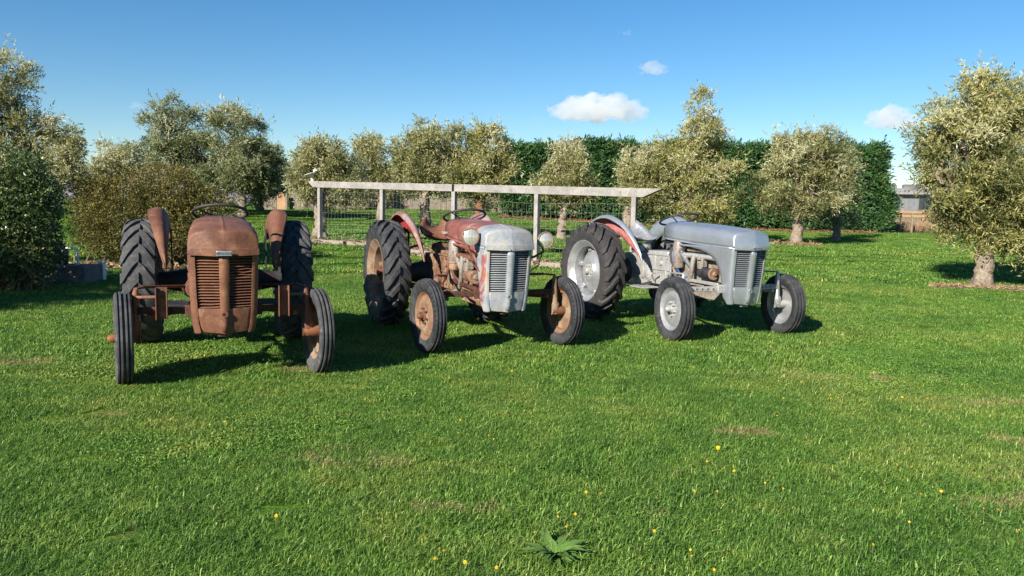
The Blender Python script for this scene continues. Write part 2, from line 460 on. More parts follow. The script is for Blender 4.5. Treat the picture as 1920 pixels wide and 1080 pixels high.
# ------------------------------------------------------------------ leaf-like meshes
def tri_mesh(name, V, F, tint, mat):
    me = bpy.data.meshes.new(name)
    V = np.asarray(V, np.float32).reshape(-1, 3); F = np.asarray(F, np.int32)
    k = F.shape[1]
    me.vertices.add(len(V)); me.vertices.foreach_set('co', V.ravel())
    me.loops.add(F.size); me.loops.foreach_set('vertex_index', F.ravel())
    me.polygons.add(len(F)); me.polygons.foreach_set('loop_start', np.arange(0, F.size, k, dtype=np.int32))
    me.update(calc_edges=True)
    at_ = me.attributes.new('tint', 'FLOAT', 'POINT'); at_.data.foreach_set('value', np.asarray(tint, np.float32))
    me.materials.append(mat)
    return me

def nrm(a): return a / np.maximum(np.linalg.norm(a, axis=-1, keepdims=True), 1e-9)
def vnoise(P, s, seed=0):
    """cheap smooth 3-D noise in 0..1"""
    r = np.random.default_rng(seed)
    out = np.zeros(len(P))
    for k in range(7):
        w = r.normal(size=3) * s * (1 + .35 * k); out += np.sin(P @ w + r.uniform(0, 6.28)) / (1 + .25 * k)
    return .5 + out / 7.0

def sprigs(P, D, rng, per=8, length=.22, leaf=(.075, .018), spread=.8, tint_bias=0., tint_spread=.18, curl=.25, big=None):
    """P, D: sprig roots and directions; returns V, F(quads), tint for leaves set along each sprig"""
    n = len(P)
    k = np.tile(np.linspace(.1, 1, per), (n, 1)) + rng.normal(0, .05, (n, per))
    L = length * rng.uniform(.6, 1.35, (n, 1))
    droop = np.zeros((n, per, 3)); droop[..., 2] = -curl * (k ** 2) * L
    base = P[:, None] + D[:, None] * (k * L)[..., None] + droop
    ld = nrm(D[:, None] * .75 + rng.normal(0, spread, (n, per, 3)))
    side = nrm(np.cross(ld, rng.normal(0, 1, (n, per, 3))))
    s = rng.uniform(.65, 1.3, (n, per, 1))
    if big is not None: s = s * big[:, None, None]
    a = base; t = base + ld * leaf[0] * s
    mid = base + ld * leaf[0] * s * .45
    l = mid + side * leaf[1] * .5 * s; r = mid - side * leaf[1] * .5 * s
    V = np.stack([a, l, t, r], 2).reshape(-1, 3)
    nq = n * per
    F = np.arange(nq * 4).reshape(nq, 4)
    tb = tint_bias if np.ndim(tint_bias) else np.full(n, tint_bias)
    ti = np.clip(tb[:, None] + rng.normal(0, tint_spread, (n, per)) * .6 + rng.normal(0, tint_spread, (n, 1)) * .6, 0, 1)
    return V, F, np.repeat(ti.reshape(-1), 4)

def limb(mb, p0, p1, r0, r1, rng, wob=.06, n=8, seg=5, sag=0):
    p0, p1 = Vector(p0), Vector(p1); pts = []; rs = []
    L = (p1 - p0).length
    for i in range(seg + 1):
        t = i / seg
        q = p0.lerp(p1, t) + Vector(rng.normal(0, wob, 3)) * L * (0 if i in (0, seg) else 1)
        q.z += sag * L * math.sin(t * math.pi)
        pts.append(q); rs.append(r0 + (r1 - r0) * t)
    mb.tube(pts, rs, n)
    return pts

def tree(name, label, depth, lobes, trunk, seed, mat='olive_leaf', n=2600, per=8, leaf=(.10, .024), length=.26, group=None, cat='olive tree', tr=.10,
         bias=.5, deep=.9, fork=.35, bare=0, flare=1.5, trunk_mat='bark', fill=1.0, limb_mat=None, bowl=None):
    """lobes: ellipses (u, v, ru, rv[, dy]) of the crown as seen, at `depth` metres; trunk: pixel column of the foot"""
    rng = np.random.default_rng(seed)
    f = at(trunk, 500, depth)
    foot = Vector((f.x, depth, ztf(f.x, depth)))
    root = tag(empty(name, foot), label, cat, group)
    k = depth / FPX
    C, S, W = [], [], []
    for lb in lobes:
        u, v, ru, rv = lb[:4]; dy = lb[4] if len(lb) > 4 else 0
        c = at(u, v, depth + dy)
        C.append(c); S.append((ru * k, max(ru, rv) * k * deep, rv * k)); W.append((ru * rv) ** 1.0)
    C = np.array([tuple(c) for c in C]); S = np.array(S); W = np.array(W); W = W / W.sum()
    m = int(n * 1.6)
    # boughs: clumps of sprigs set over the lobes, some reaching out past them
    nc = max(24, int(n / 44))
    lc = rng.choice(len(C), nc, p=W)
    dc = nrm(rng.normal(size=(nc, 3)) + np.array([0, -.15, .1]))
    rc = np.clip(rng.normal(.80, .24, nc), .2, 1.24)
    CC = C[lc] + dc * S[lc] * rc[:, None]
    cr = S.mean() * rng.uniform(.13, .32, nc)
    ci_ = rng.integers(0, nc, m)
    dd = nrm(rng.normal(size=(m, 3)))
    P = CC[ci_] + dd * (cr[ci_] * (1 - .75 * rng.uniform(0, 1, m) ** 1.6))[:, None] * np.array([1.15, 1.15, .85])
    loose = rng.uniform(0, 1, m) < .10
    ll = rng.choice(len(C), m, p=W); dl = nrm(rng.normal(size=(m, 3)))
    P[loose] = (C[ll] + dl * S[ll] * (.95 * rng.uniform(0, 1, m) ** .4)[:, None])[loose]
    d = nrm(dc[ci_] * .7 + dd * .7)
    keep = P[:, 2] > foot.z + .25
    P, d, ci_ = P[keep][:n], d[keep][:n], ci_[keep][:n]
    ctint = rng.normal(0, .20, nc)
    D = nrm(d * .65 + rng.normal(0, .5, P.shape) + np.array([0, 0, .32]))
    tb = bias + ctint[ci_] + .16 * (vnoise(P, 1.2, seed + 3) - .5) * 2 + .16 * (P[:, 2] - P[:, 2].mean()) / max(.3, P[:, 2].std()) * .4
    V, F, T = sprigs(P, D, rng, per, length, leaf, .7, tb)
    # stray shoots that break the outline
    q = rng.choice(np.nonzero(d[:, 2] > .15)[0], max(12, len(P) // 26))
    V2, F2, T2 = sprigs(P[q] + d[q] * .12, nrm(d[q] + np.array([0, 0, .8])), rng, per + 2, length * 1.6, leaf, .6, tb[q] + .08)
    V = np.concatenate([V, V2]); F = np.concatenate([F, F2 + len(F) * 4]); T = np.concatenate([T, T2])
    inv = np.array(tuple(foot))
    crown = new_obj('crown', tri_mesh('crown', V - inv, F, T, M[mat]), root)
    # trunk with limbs into every lobe
    mb = MB()
    top_z = max(.45, (C[:, 2].min() - foot.z) * .55)
    hub = Vector((rng.normal(0, .05), rng.normal(0, .05), fork + .35))
    seg = []
    rs = []
    for i in range(15):
        t = i / 14
        seg.append(Vector((hub.x * t + rng.normal(0, .02), hub.y * t + rng.normal(0, .02), -.08 + (hub.z + .08) * t)))
        rs.append(tr * (1 + (flare - 1) * max(0, 1 - t * 2.6) ** 1.5) * (1 + .025 * rng.normal()))
    mb.tube(seg, rs, 18)
    tips = []
    for c in C:
        tgt = Vector(tuple(c)) - foot
        r0 = tr * .55
        pts = limb(mb, hub - Vector((0, 0, .08)), tgt, r0, tr * .16, rng, .07, 8, 6, .04)
        for j in range(3 + bare):
            s0 = pts[rng.integers(2, 6)]
            e = s0 + Vector(nrm(rng.normal(size=3) + np.array([0, 0, .5]))) * float(S.mean()) * rng.uniform(.5, .95)
            limb(mb, s0, e, tr * .18, tr * .05, rng, .1, 5, 4)
    # knobbly bark
    vs = np.array(mb.v); nb = vnoise(vs, 9, seed) - .5
    cen = vs[:, :2].mean(0)
    nb2 = vnoise(vs * np.array([1, 1, .45]), 24, seed + 1) - .5; nb3 = vnoise(vs, 14, seed + 2) - .5
    vs = vs + np.stack([nb + nb2, nb3 + np.roll(nb2, 5), .3 * nb3], 1) * tr * .42
    mb.v = [tuple(q) for q in vs]
    mb.build('trunk', M[trunk_mat], root, 60)
    if bowl: pass
    return root

# ------------------------------------------------------------------ tractors (local x across, b forward; built with flip so that front faces -Y)
def lettering(name, body, size, mat, parent):
    cu = bpy.data.curves.new(name, 'FONT'); cu.body = body; cu.size = size; cu.align_x = 'CENTER'; cu.align_y = 'CENTER'; cu.extrude = .001
    tmp = new_obj(name, cu)
    me = bpy.data.meshes.new_from_object(tmp.evaluated_get(bpy.context.evaluated_depsgraph_get()))
    bpy.data.objects.remove(tmp)
    me.materials.clear(); me.materials.append(mat)
    return new_obj(name, me, parent)
def interp(x, xs, ys): return float(np.interp(x, xs, ys))

def tyre_rear(side, Rt, w, worn_lug=0.0, mat='rubber', nl=20):
    """carcass and chevron bars of one rear tyre, axis along x, centred at the origin"""
    mb = MB(True)
    hw = w / 2
    prof = [(.345, -.095), (.362, -.118), (.40, -.132), (.46, -hw), (.515, -hw * .99), (Rt - .052, -hw * .90), (Rt - .034, -hw * .6), (Rt - .028, 0),
            (Rt - .034, hw * .6), (Rt - .052, hw * .90), (.515, hw * .99), (.46, hw), (.40, .132), (.362, .118), (.345, .095)]
    mb.lathe(prof, (0, 0, 0), (1, 0, 0), 72)
    wl = (.062 + worn_lug * .042)
    h = .034 - worn_lug * .012
    for sd in (-1, 1):
        for k in range(nl):
            ph0 = 2 * math.pi * (k + (.5 if sd > 0 else 0)) / nl
            nodes = [(-.012, 0.0, Rt - .030), (.30, .07, Rt - .030), (.62, .19, Rt - .036), (.93, .31, Rt - .054), (1.01, .345, Rt - .088)]
            vs, fs = [], []
            for t, (fa, dp, rb) in enumerate(nodes):
                a = sd * fa * hw
                phc = ph0 - dp           # shoulder trails the centre
                tw = wl * (1.0 if t < 3 else 1.12)
                out = h if t < 4 else h * .55
                for rr, ww in ((rb - .012, tw * 1.12), (rb + out, tw * .84)):
                    for s_ in (-1, 1):
                        p = phc + s_ * ww / 2 / Rt
                        aa = a + (sd * .012 if (t == 4 and rr > rb) else 0)
                        vs.append((aa, math.cos(p) * rr, math.sin(p) * rr))
            for t in range(len(nodes) - 1):
                o = t * 4; q = o + 4
                fs += [(o + 2, o + 3, q + 3, q + 2), (o, o + 2, q + 2, q), (o + 3, o + 1, q + 1, q + 3)]
            fs += [(0, 1, 3, 2), (16, 18, 19, 17)]
            mb.add(vs, fs)
    return mb

def rear_wheel(parent, a, Rt, w, mats, side, worn_lug):
    """side -1: outer face towards -x"""
    o = side
    mb = MB(True)
    rim = [(.372, -.128), (.384, -.132), (.386, -.122), (.362, -.112), (.350, -.085), (.318, -.060), (.318, .060), (.350, .085), (.362, .112), (.386, .122), (.384, .132), (.372, .128), (.340, .096), (.306, .066), (.306, -.066), (.340, -.096)]
    mb.lathe([(r, h) for r, h in rim], (0, 0, 0), (1, 0, 0), 56, closed=True)
    wheel = mb.build('rear_wheel', mats['rim'], parent, 40)
    wheel.location = (a, 0, Rt)
    d = MB(True)
    disc = [(.0, .040), (.085, .040), (.090, .052), (.112, .052), (.125, .036), (.20, .004), (.262, -.022), (.276, -.036), (.276, -.046), (.262, -.034), (.20, -.008), (.0, .026)]
    d.lathe([(r, -o * 0 + o * h) for r, h in disc], (0, 0, 0), (1, 0, 0), 48)
    d.build('wheel_disc', mats['disc'], wheel, 40)
    hb = MB(True)
    hb.lathe([(0, .105), (.030, .105), (.038, .095), (.044, .060), (.090, .055), (.090, .036), (0, .036)], (0, 0, 0), (o, 0, 0), 28)
    hb.build('hub', mats['hub'], wheel, 40)
    bolt_me = MB(True).lathe([(0, .016), (.013, .016), (.0135, 0), (0, 0)], (0, 0, 0), (o, 0, 0), 6).mesh('bolt', mats['hub'], 30)
    for k in range(8):
        t = 2 * math.pi * (k + .5) / 8
        b = new_obj('bolt', bolt_me, wheel); b.location = (o * .055, .068 * math.cos(t), .068 * math.sin(t))
    lug_me = MB(True).box((0, 0, 0), (.075, .07, .055)).mesh('rim_lug', mats['disc'], 30)
    for k in range(6):
        t = 2 * math.pi * (k + .25) / 6
        b = new_obj('rim_lug', lug_me, wheel); b.location = (-o * .03, .286 * math.cos(t), .286 * math.sin(t)); b.rotation_euler = (t, 0, 0)
        m = b.modifiers.new('edge', 'BEVEL'); m.width = .008; m.segments = 2
    ty = tyre_rear(side, Rt, w, worn_lug).build('tyre', mats['rtyre'], wheel, 32)
    ty.rotation_euler = (random.uniform(0, 6), 0, 0)
    return wheel

def front_wheel(parent, a, Rt, w, mats, side, steer, rimr=.236, b=1.778):
    o = side
    hw = w / 2
    mb = MB(True)
    rw = hw * .72
    mb.lathe([(rimr, -rw), (rimr + .008, -rw - .004), (rimr + .009, -rw + .006), (rimr - .012, -rw + .012), (rimr - .028, -rw + .028), (rimr - .044, -.012), (rimr - .044, .012), (rimr - .028, rw - .028),
              (rimr - .012, rw - .012), (rimr + .009, rw - .006), (rimr + .008, rw + .004), (rimr, rw), (rimr - .020, rw - .012), (rimr - .036, rw - .032), (rimr - .052, .014), (rimr - .052, -.014), (rimr - .036, -rw + .032), (rimr - .020, -rw + .012)],
             (0, 0, 0), (1, 0, 0), 52, closed=True)
    wheel = mb.build('front_wheel', mats['frim'], parent, 40)
    wheel.location = (a, -b, Rt); wheel.rotation_euler = (0, 0, steer)
    d = MB(True)
    r0 = rimr - .050
    d.lathe([(0, .012), (.050, .012), (.062, .004), (.095, .006), (.125, .016), (.150, .010), (r0, -.004), (r0, -.012), (.150, .003), (.125, .009), (.095, -.001), (.062, -.004), (0, .004)], (o * .020, 0, 0), (o, 0, 0), 40)
    d.build('wheel_disc', mats['fdisc'], wheel, 40)
    h = MB(True)
    h.lathe([(0, .105), (.016, .105), (.026, .095), (.030, .070), (.030, .050), (.040, .046), (.045, .014), (.045, -.05), (.034, -.085), (.030, -.11), (0, -.11)], (0, 0, 0), (o, 0, 0), 24)
    h.build('hub', mats['hub'], wheel, 40)
    bolt = MB(True).lathe([(0, .028), (.010, .028), (.012, 0), (0, 0)], (0, 0, 0), (o, 0, 0), 6).mesh('bolt', mats['hub'], 30)
    for k in range(6):
        t = 2 * math.pi * (k + .3) / 6
        q = new_obj('bolt', bolt, wheel); q.location = (o * .028, .068 * math.cos(t), .068 * math.sin(t))
    t = MB(True)
    g, s = .012, hw
    prof = [(rimr - .012, -rw + .004), (rimr + .012, -rw - .006), (rimr + .035, -s * .93), (rimr + .060, -s), (Rt - .030, -s * .96), (Rt - .012, -s * .80), (Rt - .010, -s * .62), (Rt - .022, -s * .56), (Rt - .022, -s * .42), (Rt - .003, -s * .36),
            (Rt - .002, -s * .18), (Rt - .018, -s * .13)]
    prof = prof + [(Rt, -s * .10)] if False else prof
    prof = prof + [(r, -h_) for r, h_ in prof[::-1]]
    t.lathe(prof, (0, 0, 0), (1, 0, 0), 72)
    if mats.get('bars'):
        for sd in (-1, 1):
            for k in range(46):
                ph = 2 * math.pi * k / 46
                rot = Matrix.Rotation(ph, 3, 'X')
                t.box(rot @ Vector((sd * s * .93, Rt - .036, 0)), (.012, .034, .009), rot)
    t.build('tyre', mats['ftyre'], wheel, 34)
    return wheel

ZS = lambda b: interp(b, [.85, 1.4, 2.05], [1.052, 1.013, .990])
def bonnet(dent, rng):
    mb = MB(True)
    crest = [(.86, 1.238), (1.065, 1.231), (1.374, 1.221), (1.637, 1.207), (1.85, 1.190), (1.98, 1.173), (2.055, 1.161), (2.082, 1.154), (2.093, 1.142), (2.098, 1.124), (2.106, 1.065), (2.112, 1.035), (2.118, 1.012)]
    sh = [(1, 0), (1, .10), (.998, .30), (.990, .49), (.966, .655), (.912, .785), (.81, .872), (.64, .930), (.45, .964), (.27, .987), (.11, .997), (.03, 1.0), (0, 1.02)]
    sec = [(-x, y) for x, y in sh] + [(x, y) for x, y in sh[-2::-1]]
    rows = []
    for i, (b, zc) in enumerate(crest):
        zs = ZS(min(b, 2.05)) + .004
        w = interp(b, [.86, 1.3, 2.0, 2.12], [.225, .240, .243, .242])
        r = []
        for x, y in sec:
            V = interp(b, [1.9, 2.05, 2.118], [0, .028, .062])
            bb = b - V * abs(x) ** 1.25
            if b > 2.05 and abs(x) > .999: bb = b - V
            yy = y
            zz = zs + max(0, zc - zs) * yy
            p = [x * w, bb, zz]
            if dent: p[1] += -.012 * dent * math.sin(x * 7 + zz * 19) * (1 if b > 2.06 else .25) * (1 - abs(x)); p[2] += .006 * dent * math.sin(b * 11 + x * 6) * (y > .5)
            r.append(tuple(p))
        rows.append(r)
    # pressed lip under the nose
    last = rows[-1]
    for dz, db in ((.0, .008), (-.030, .009), (-.052, .008), (-.052, -.004)):
        rr = []
        for (x, b, z), (sx, sy) in zip(last, sec):
            rr.append((x * (1 + db * .8), b + db, 1.012 + dz * .80 - (.008 if dz < -.04 else 0) * (1 - abs(sx))))
        rows.append(rr)
    mb.grid(rows)
    # lower flange strip of the bonnet sides
    for sd in (-1, 1):
        g = []
        for dz, da in ((.004, 0), (-.014, .004), (-.016, -.012)):
            g.append([(sd * (interp(b, [.86, 1.3, 2.0], [.225, .240, .243]) + da), b, ZS(b) + dz) for b in np.linspace(.86, 2.03, 14)])
        mb.grid(g)
    return mb

def front_b(a, z): return interp(z, [.38, .53, .97], [2.030, 2.050, 2.098]) - .062 * (abs(a) / .24) ** 1.25
def cowl(rng):
    """side cheeks of the grille shell: corner, flank and the arched cut-out over the engine"""
    mb = MB(True)
    for sd in (-1, 1):
        rows = []
        for z in (.388, .40, .43, .47, .53, .60, .68, .76, .83, .88, .915, .945, .965, .976, .990):
            wz = interp(z, [.39, .47, .7, .99], [.206, .222, .234, .240])
            back = interp(z, [.388, .463, .687, .80, .859, .90, .94, .965, .976], [1.955, 1.896, 1.868, 1.81, 1.755, 1.68, 1.56, 1.36, 1.0])
            bc = front_b(wz, z)
            r = [(sd * (wz - .044), front_b(wz - .044, z) - .014, z), (sd * (wz - .042), front_b(wz - .042, z) + .004, z), (sd * (wz - .028), front_b(wz - .028, z) + .006, z), (sd * (wz - .014), bc + .006, z), (sd * (wz - .004), bc - .006, z), (sd * wz, bc - .026, z)]
            for t in (.12, .28, .48, .72, 1.0):
                r.append((sd * (wz + .002), (bc - .026) + (back - bc + .026) * t, z))
            rows.append(r)
        mb.grid(rows)
    # bottom apron with its centre keel, V-shaped in plan
    rows = []
    for z, db in ((.575, -.022), (.575, -.004), (.54, -.002), (.48, -.001), (.43, -.003), (.402, -.010), (.396, -.03)):
        r = []
        for x in np.linspace(-1, 1, 17):
            a = x * interp(z, [.39, .57], [.168, .187])
            keel = .014 * max(0, 1 - abs(a) / .032)
            zz = z - (.014 * (1 - abs(x)) if z < .41 else 0)
            r.append((a, front_b(a, z) + db + keel + .004 * math.sin(x * 9 + z * 30), zz))
        rows.append(r)
    mb.grid(rows)
    return mb

def grille(parent, mats, bent=0):
    mb = MB(True)       # centre bar and the back plate edge
    rows = []
    for z in np.linspace(.40, .962, 12):
        c = front_b(0, z)
        hwid = interp(z, [.40, .57, .962], [.020, .031, .034])
        rows.append([(-hwid, c - .030, z), (-hwid, c + .004, z), (-hwid * .45, c + .014, z), (0, c + .016, z), (hwid * .45, c + .014, z), (hwid, c + .004, z), (hwid, c - .030, z)])
    mb.grid(rows)
    g = mb.build('grille', mats['shell'], parent, 40, solid=.003)
    rng = np.random.default_rng(5)
    n = 19
    for sd in (-1, 1):
        for k in range(n):
            z = .588 + k * (.970 - .588) / (n - 1)
            m = MB(True)
            pts = []
            a0, a1 = .028, interp(z, [.5, .97], [.188, .197])
            rows = []
            for t in np.linspace(0, 1, 6):
                a = sd * (a0 + (a1 - a0) * t)
                kz = 0; kb = 0
                if bent and sd > 0 and k in (11, 12, 13): kz = .004 * math.sin(t * 9 + k * 2); kb = -.006 * math.sin(t * 3.1)
                if bent and sd < 0 and k < 3: kz = -.003 * (3 - k) * t - .002 * math.sin(t * 5); kb = -.004
                c = front_b(a, z) - .010 + kb
                zz = z + kz
                rows.append([(a, c - .010, zz + .0065), (a, c + .004, zz + .0015), (a, c + .0055, zz - .001), (a, c + .003, zz - .0035), (a, c - .010, zz + .003)])
            m.grid(rows, loop=True)
            m.add([], [])
            m.build('slat', mats['slat'], g, 50)
    # dark radiator core behind the slats
    r = MB(True).box((0, 1.955, .75), (.40, .05, .50)).build('radiator', M['black_gap'], parent, 30)
    return g

def mudguard(sd, a0, wid, lining=False):
    """clam-shell guard: upright inner plate rolling over a ridge into a flange that widens upwards"""
    mb = MB(True)
    rows, edge = [], []
    n = 24
    off = .009 if lining else 0
    for i in range(n + 1):
        t = i / n
        ph = R(14) + R(130) * t
        Rr = .668 + .022 * math.sin(t * math.pi) + .055 * (1 - t) ** 2
        k = max(.05, min(1, t / .42)) ** .75
        low = interp(t, [0, .22, 1], [.70, .52, .40])
        sec = [(0, low), (0, (low + Rr - .10) / 2), (.0, Rr - .10 * k), (.014 * k, Rr - .055 * k), (.042 * k, Rr - .020 * k), (.078 * k, Rr), (.078 * k + wid * .45 * k, Rr - .004), (.078 * k + wid * k, Rr - .020 * k), (.080 * k + wid * k, Rr - .036 * k)]
        r = []
        for q, (da, rad) in enumerate(sec):
            rad = max(rad, min(low, Rr)) - off * (q > 3)
            r.append((sd * (a0 + da + off * (q < 6) - off * .5 * (q > 7)), .04 + rad * math.cos(ph), .60 + rad * math.sin(ph)))
        rows.append(r); edge.append(r[-1])
    mb.grid(rows)
    if not lining: mb.tube(edge, .006, 8)
    return mb

def tube_pts(*p): return [Vector(q) for q in p]

def tractor(kind, loc, yaw, steer, ftrack, rtrack, label, Rf, wf, Rr, wr, mats, badge, lamps, guards, boxes, dent):
    T = tag(empty('tractor', loc, yaw), label, 'tractor', 'tractors parked in a row on the lawn')
    rng = np.random.default_rng(hash(kind) % 1000 if False else len(kind))
    ms = mats
    # sheet metal
    bonnet(dent, rng).build('bonnet', ms['bonnet'], T, 45, solid=.004)
    cowl(rng).build('cowl', ms['cowl'], T, 45, solid=.004)
    grille(T, ms, kind == 'rusty')
    hole = MB(True).lathe([(.013, 0), (.022, 0), (.022, .010), (.013, .010)], (0, front_b(0, .535) + .012, .535), (0, 1, 0), 20, closed=True)
    hole.build('crank_hole_rim', ms['shell'], T, 40)
    MB(True).lathe([(0, 0), (.0165, 0), (.0165, .006), (0, .006)], (0, front_b(0, .535) + .011, .535), (0, 1, 0), 20).build('crank_hole', M['black_gap'], T, 40)
    if badge:
        bd = MB(True).box((0, 2.137, .984), (.105, .008, .036)).build('badge', M['badge'], T, 30, bevel=.003)
        tx = lettering('badge_lettering', 'FERGUSON', .024, M['badge_text'], bd); tx.location = (0, -2.143, .984); tx.rotation_euler = (math.pi / 2, 0, 0)
    else:
        for x in (-.022, .022): MB(True).lathe([(0, 0), (.005, 0), (.005, .003), (0, .003)], (x, 2.130, .972), (0, 1, 0), 10).build('badge_hole', M['black_gap'], T, 30)
    # dash and fuel tank under the bonnet
    MB(True).box((0, .93, 1.08), (.38, .30, .20)).build('fuel_tank', M['black_gap'], T, 30, bevel=.03)
    ds = MB(True)
    rows = []
    for b, z0, k in ((.865, 1.02, 1.0), (.83, 1.02, .97), (.77, 1.01, .90), (.765, 1.0, .86)):
        rows.append([(x * .215 * k, b, z0 + (1.236 - z0) * (1 - abs(x) ** 3.2) * (.98 if k > .95 else .93)) for x in np.linspace(-1, 1, 15)])
    ds.grid(rows)
    ds.build('dashboard', ms['bonnet'], T, 45, solid=.005)
    # steering
    tilt = .32
    ax = Vector((0, -math.sin(tilt), math.cos(tilt)))
    c = Vector((0, .831, 1.262))
    mb = MB(True).ring(c, ax, .222, .0125, 48, 10)
    sw = mb.build('steering_wheel', M['dark_metal'], T, 60)
    sp = MB(True)
    for k in range(3):
        t = 2 * math.pi * k / 3 + .5
        u = Vector((1, 0, 0)); w = ax.cross(u)
        e = u * math.cos(t) + w * math.sin(t)
        q = c - ax * .055
        sp.tube([q + e * .02, q + e * .10 + ax * .022, c + e * .218], .0065, 8)
    sp.lathe([(0, .018), (.02, .016), (.034, .004), (.030, -.02), (0, -.02)], q, ax, 20)
    sp.build('steering_spoke', M['dark_metal'] if kind != 'silver' else M['dark_metal'], sw, 50)
    MB(True).cyl(q, (0, 1.06, .86), .020, .024, 14).build('steering_column', M['dark_metal'], T, 40)
    # engine, gearbox, back axle
    em, gm = ms['engine'], ms['gearbox']
    blk = MB(True)
    blk.box((0, 1.40, .70), (.25, .70, .36)); blk.box((0, 1.40, .905), (.20, .64, .09)); blk.box((0, 1.40, .46), (.22, .66, .14), None, 1.12)
    blk.build('engine_block', em, T, 30, bevel=.012)
    gb = MB(True)
    gb.box((0, .72, .66), (.33, .52, .36)); gb.box((0, .82, .50), (.28, .30, .10)); gb.box((0, .22, .63), (.34, .52, .40)); gb.box((0, .62, .855), (.26, .40, .05))
    gb.box((0, 1.015, .68), (.37, .06, .44))
    gb.build('gearbox', gm, T, 30, bevel=.015)
    rb_ = MB(True)
    for sd in (-1, 1):
        rb_.box((sd * .168, .72, .665), (.018, .50, .022)); rb_.box((sd * .166, .83, .585), (.014, .022, .14)); rb_.box((sd * .166, .62, .75), (.014, .020, .15))
        rb_.box((sd * .150, .66, .838), (.05, .44, .018)); rb_.box((sd * .17, .985, .70), (.03, .018, .40)); rb_.cyl((sd * .16, .74, .74), (sd * .185, .74, .74), .030, .026, 16)
        rb_.cyl((sd * .16, .90, .62), (sd * .195, .90, .62), .022, .018, 14); rb_.box((sd * .175, .40, .66), (.03, .05, .24))
    rb_.build('gearbox_ribs', gm, T, 30, bevel=.004)
    for sd in (-1, 1):
        a_in, a_out = .165, rtrack / 2 - .10
        MB(True).lathe([(.0, 0), (.155, 0), (.155, .02), (.13, .05), (.085, (a_out - a_in) * .75), (.085, a_out - a_in - .03), (.125, a_out - a_in - .03), (.125, a_out - a_in), (0, a_out - a_in)], (sd * a_in, 0, .60), (sd, 0, 0), 28).build('axle_housing', ms['axle'], T, 40)
        # brake and foot plate
        MB(True).box((sd * .33, .62, .455), (.26, .36, .014)).build('footrest', ms['foot'], T, 30, bevel=.004)
        MB(True).bar((sd * .16, .55, .50), (sd * .30, .50, .455), .05, .02).build('footrest_bracket', M['dark_metal'], T, 30)
        # gearbox side cover
        MB(True).lathe([(0, .028), (.045, .028), (.062, .018), (.085, .012), (.085, 0), (0, 0)], (sd * .165, .50, .60), (sd, 0, 0), 26).build('side_cover', gm, T, 40)
        # pedal and lever
        MB(True).tube([(sd * .20, .66, .52), (sd * .27, .70, .60), (sd * .27, .78, .64)], .011, 8).build('pedal', ms['lever'], T, 40)
        # lower lift arm
        MB(True).bar((sd * .20, -.10, .42), (sd * .34, -.85, .40), .022, .07).build('lift_arm', M['dark_metal'], T, 30)
        MB(True).tube([(sd * .17, -.12, .92), (sd * .24, -.42, .86), (sd * .27, -.48, .44)], .016, 8).build('lift_rod', M['dark_metal'], T, 40)
    MB(True).lathe([(0, .0), (.11, 0), (.13, .03), (.12, .10), (.05, .125), (0, .125)], (0, .10, .83), (0, 0, 1), 24).build('hydraulic_cover', gm, T, 40)
    MB(True).tube([(.06, .62, .86), (.06, .60, 1.02), (.065, .56, 1.10)], .010, 8).build('gear_lever', M['dark_metal'], T, 40)
    # seat
    se = MB(True)
    rows = []
    for i in range(12):
        v = i / 11
        r = []
        for j in range(13):
            u = j / 12 * 2 - 1
            wd = .225 * math.sqrt(max(.02, 1 - (abs(v - .48) / .56) ** 3.2))
            a = u * wd
            b = .25 - .44 * v
            z = .975 + .12 * abs(u) ** 2.6 * (.35 + .65 * v) + .175 * max(0, v - .50) ** 1.5 * 2.6 - .015 * v + (.02 * (1 - v) ** 4)
            r.append((a, b, z))
        rows.append(r)
    se.grid(rows)
    seat = se.build('seat', ms['seat'], T, 60, solid=.006)
    MB(True).tube([(0, .05, .93), (0, .16, .91), (0, .30, .86), (0, .33, .80)], .018, 8).build('seat_spring', M['dark_metal'], T, 40)
    # front axle: bowed centre beam, drilled extensions, king pins, rods
    za = .545
    ax_pts = [(-.27, 1.862, za), (-.12, 1.885, za), (.12, 1.885, za), (.27, 1.862, za)]
    fa = MB(True)
    for p, q_ in zip(ax_pts[:-1], ax_pts[1:]): fa.bar(p, q_, .045, .085)
    fa.build('front_axle', ms['axle_front'], T, 30, bevel=.006)
    fk = ftrack / 2 - wf / 2 - .035
    for sd in (-1, 1):
        p_in, p_out = Vector((sd * .20, 1.848, za)), Vector((sd * (fk - .0), 1.785, za))
        eb = MB(True).bar(p_in, p_out, .036, .052)
        ext = eb.build('axle_extension', ms['axle_front'], T, 30, bevel=.005)
        d = (p_out - p_in); L = d.length; d.normalize()
        nrm_ = Vector((-d.y, d.x, 0)); nrm_ = nrm_ if nrm_.y > 0 else -nrm_
        boss = MB(True).lathe([(.0075, -.026), (.016, -.022), (.016, .022), (.0075, .022)], (0, 0, 0), nrm_, 16, closed=True).mesh('axle_boss', ms['axle_front'], 40)
        pin = MB(True).lathe([(0, -.0225), (.0085, -.0225), (.0085, .0225), (0, .0225)], (0, 0, 0), nrm_, 12).mesh('axle_hole', M['black_gap'], 40)
        for k in range(5):
            q = p_in + d * (L * (.10 + .145 * k))
            for mesh_, nm in ((boss, 'axle_boss'), (pin, 'axle_hole')):
                e = new_obj(nm, mesh_, ext); e.location = (q.x, -q.y, q.z)
        kp = MB(True)
        kp.tube([(sd * (fk + .004), 1.782, .70), (sd * (fk + .004), 1.782, .685), (sd * (fk + .006), 1.78, .66), (sd * (fk + .012), 1.778, .44), (sd * (fk + .016), 1.778, .415), (sd * (fk + .018), 1.778, .40), (sd * (fk + .020), 1.778, Rf - .03)], [.014, .020, .024, .030, .044, .044, .036], 16)
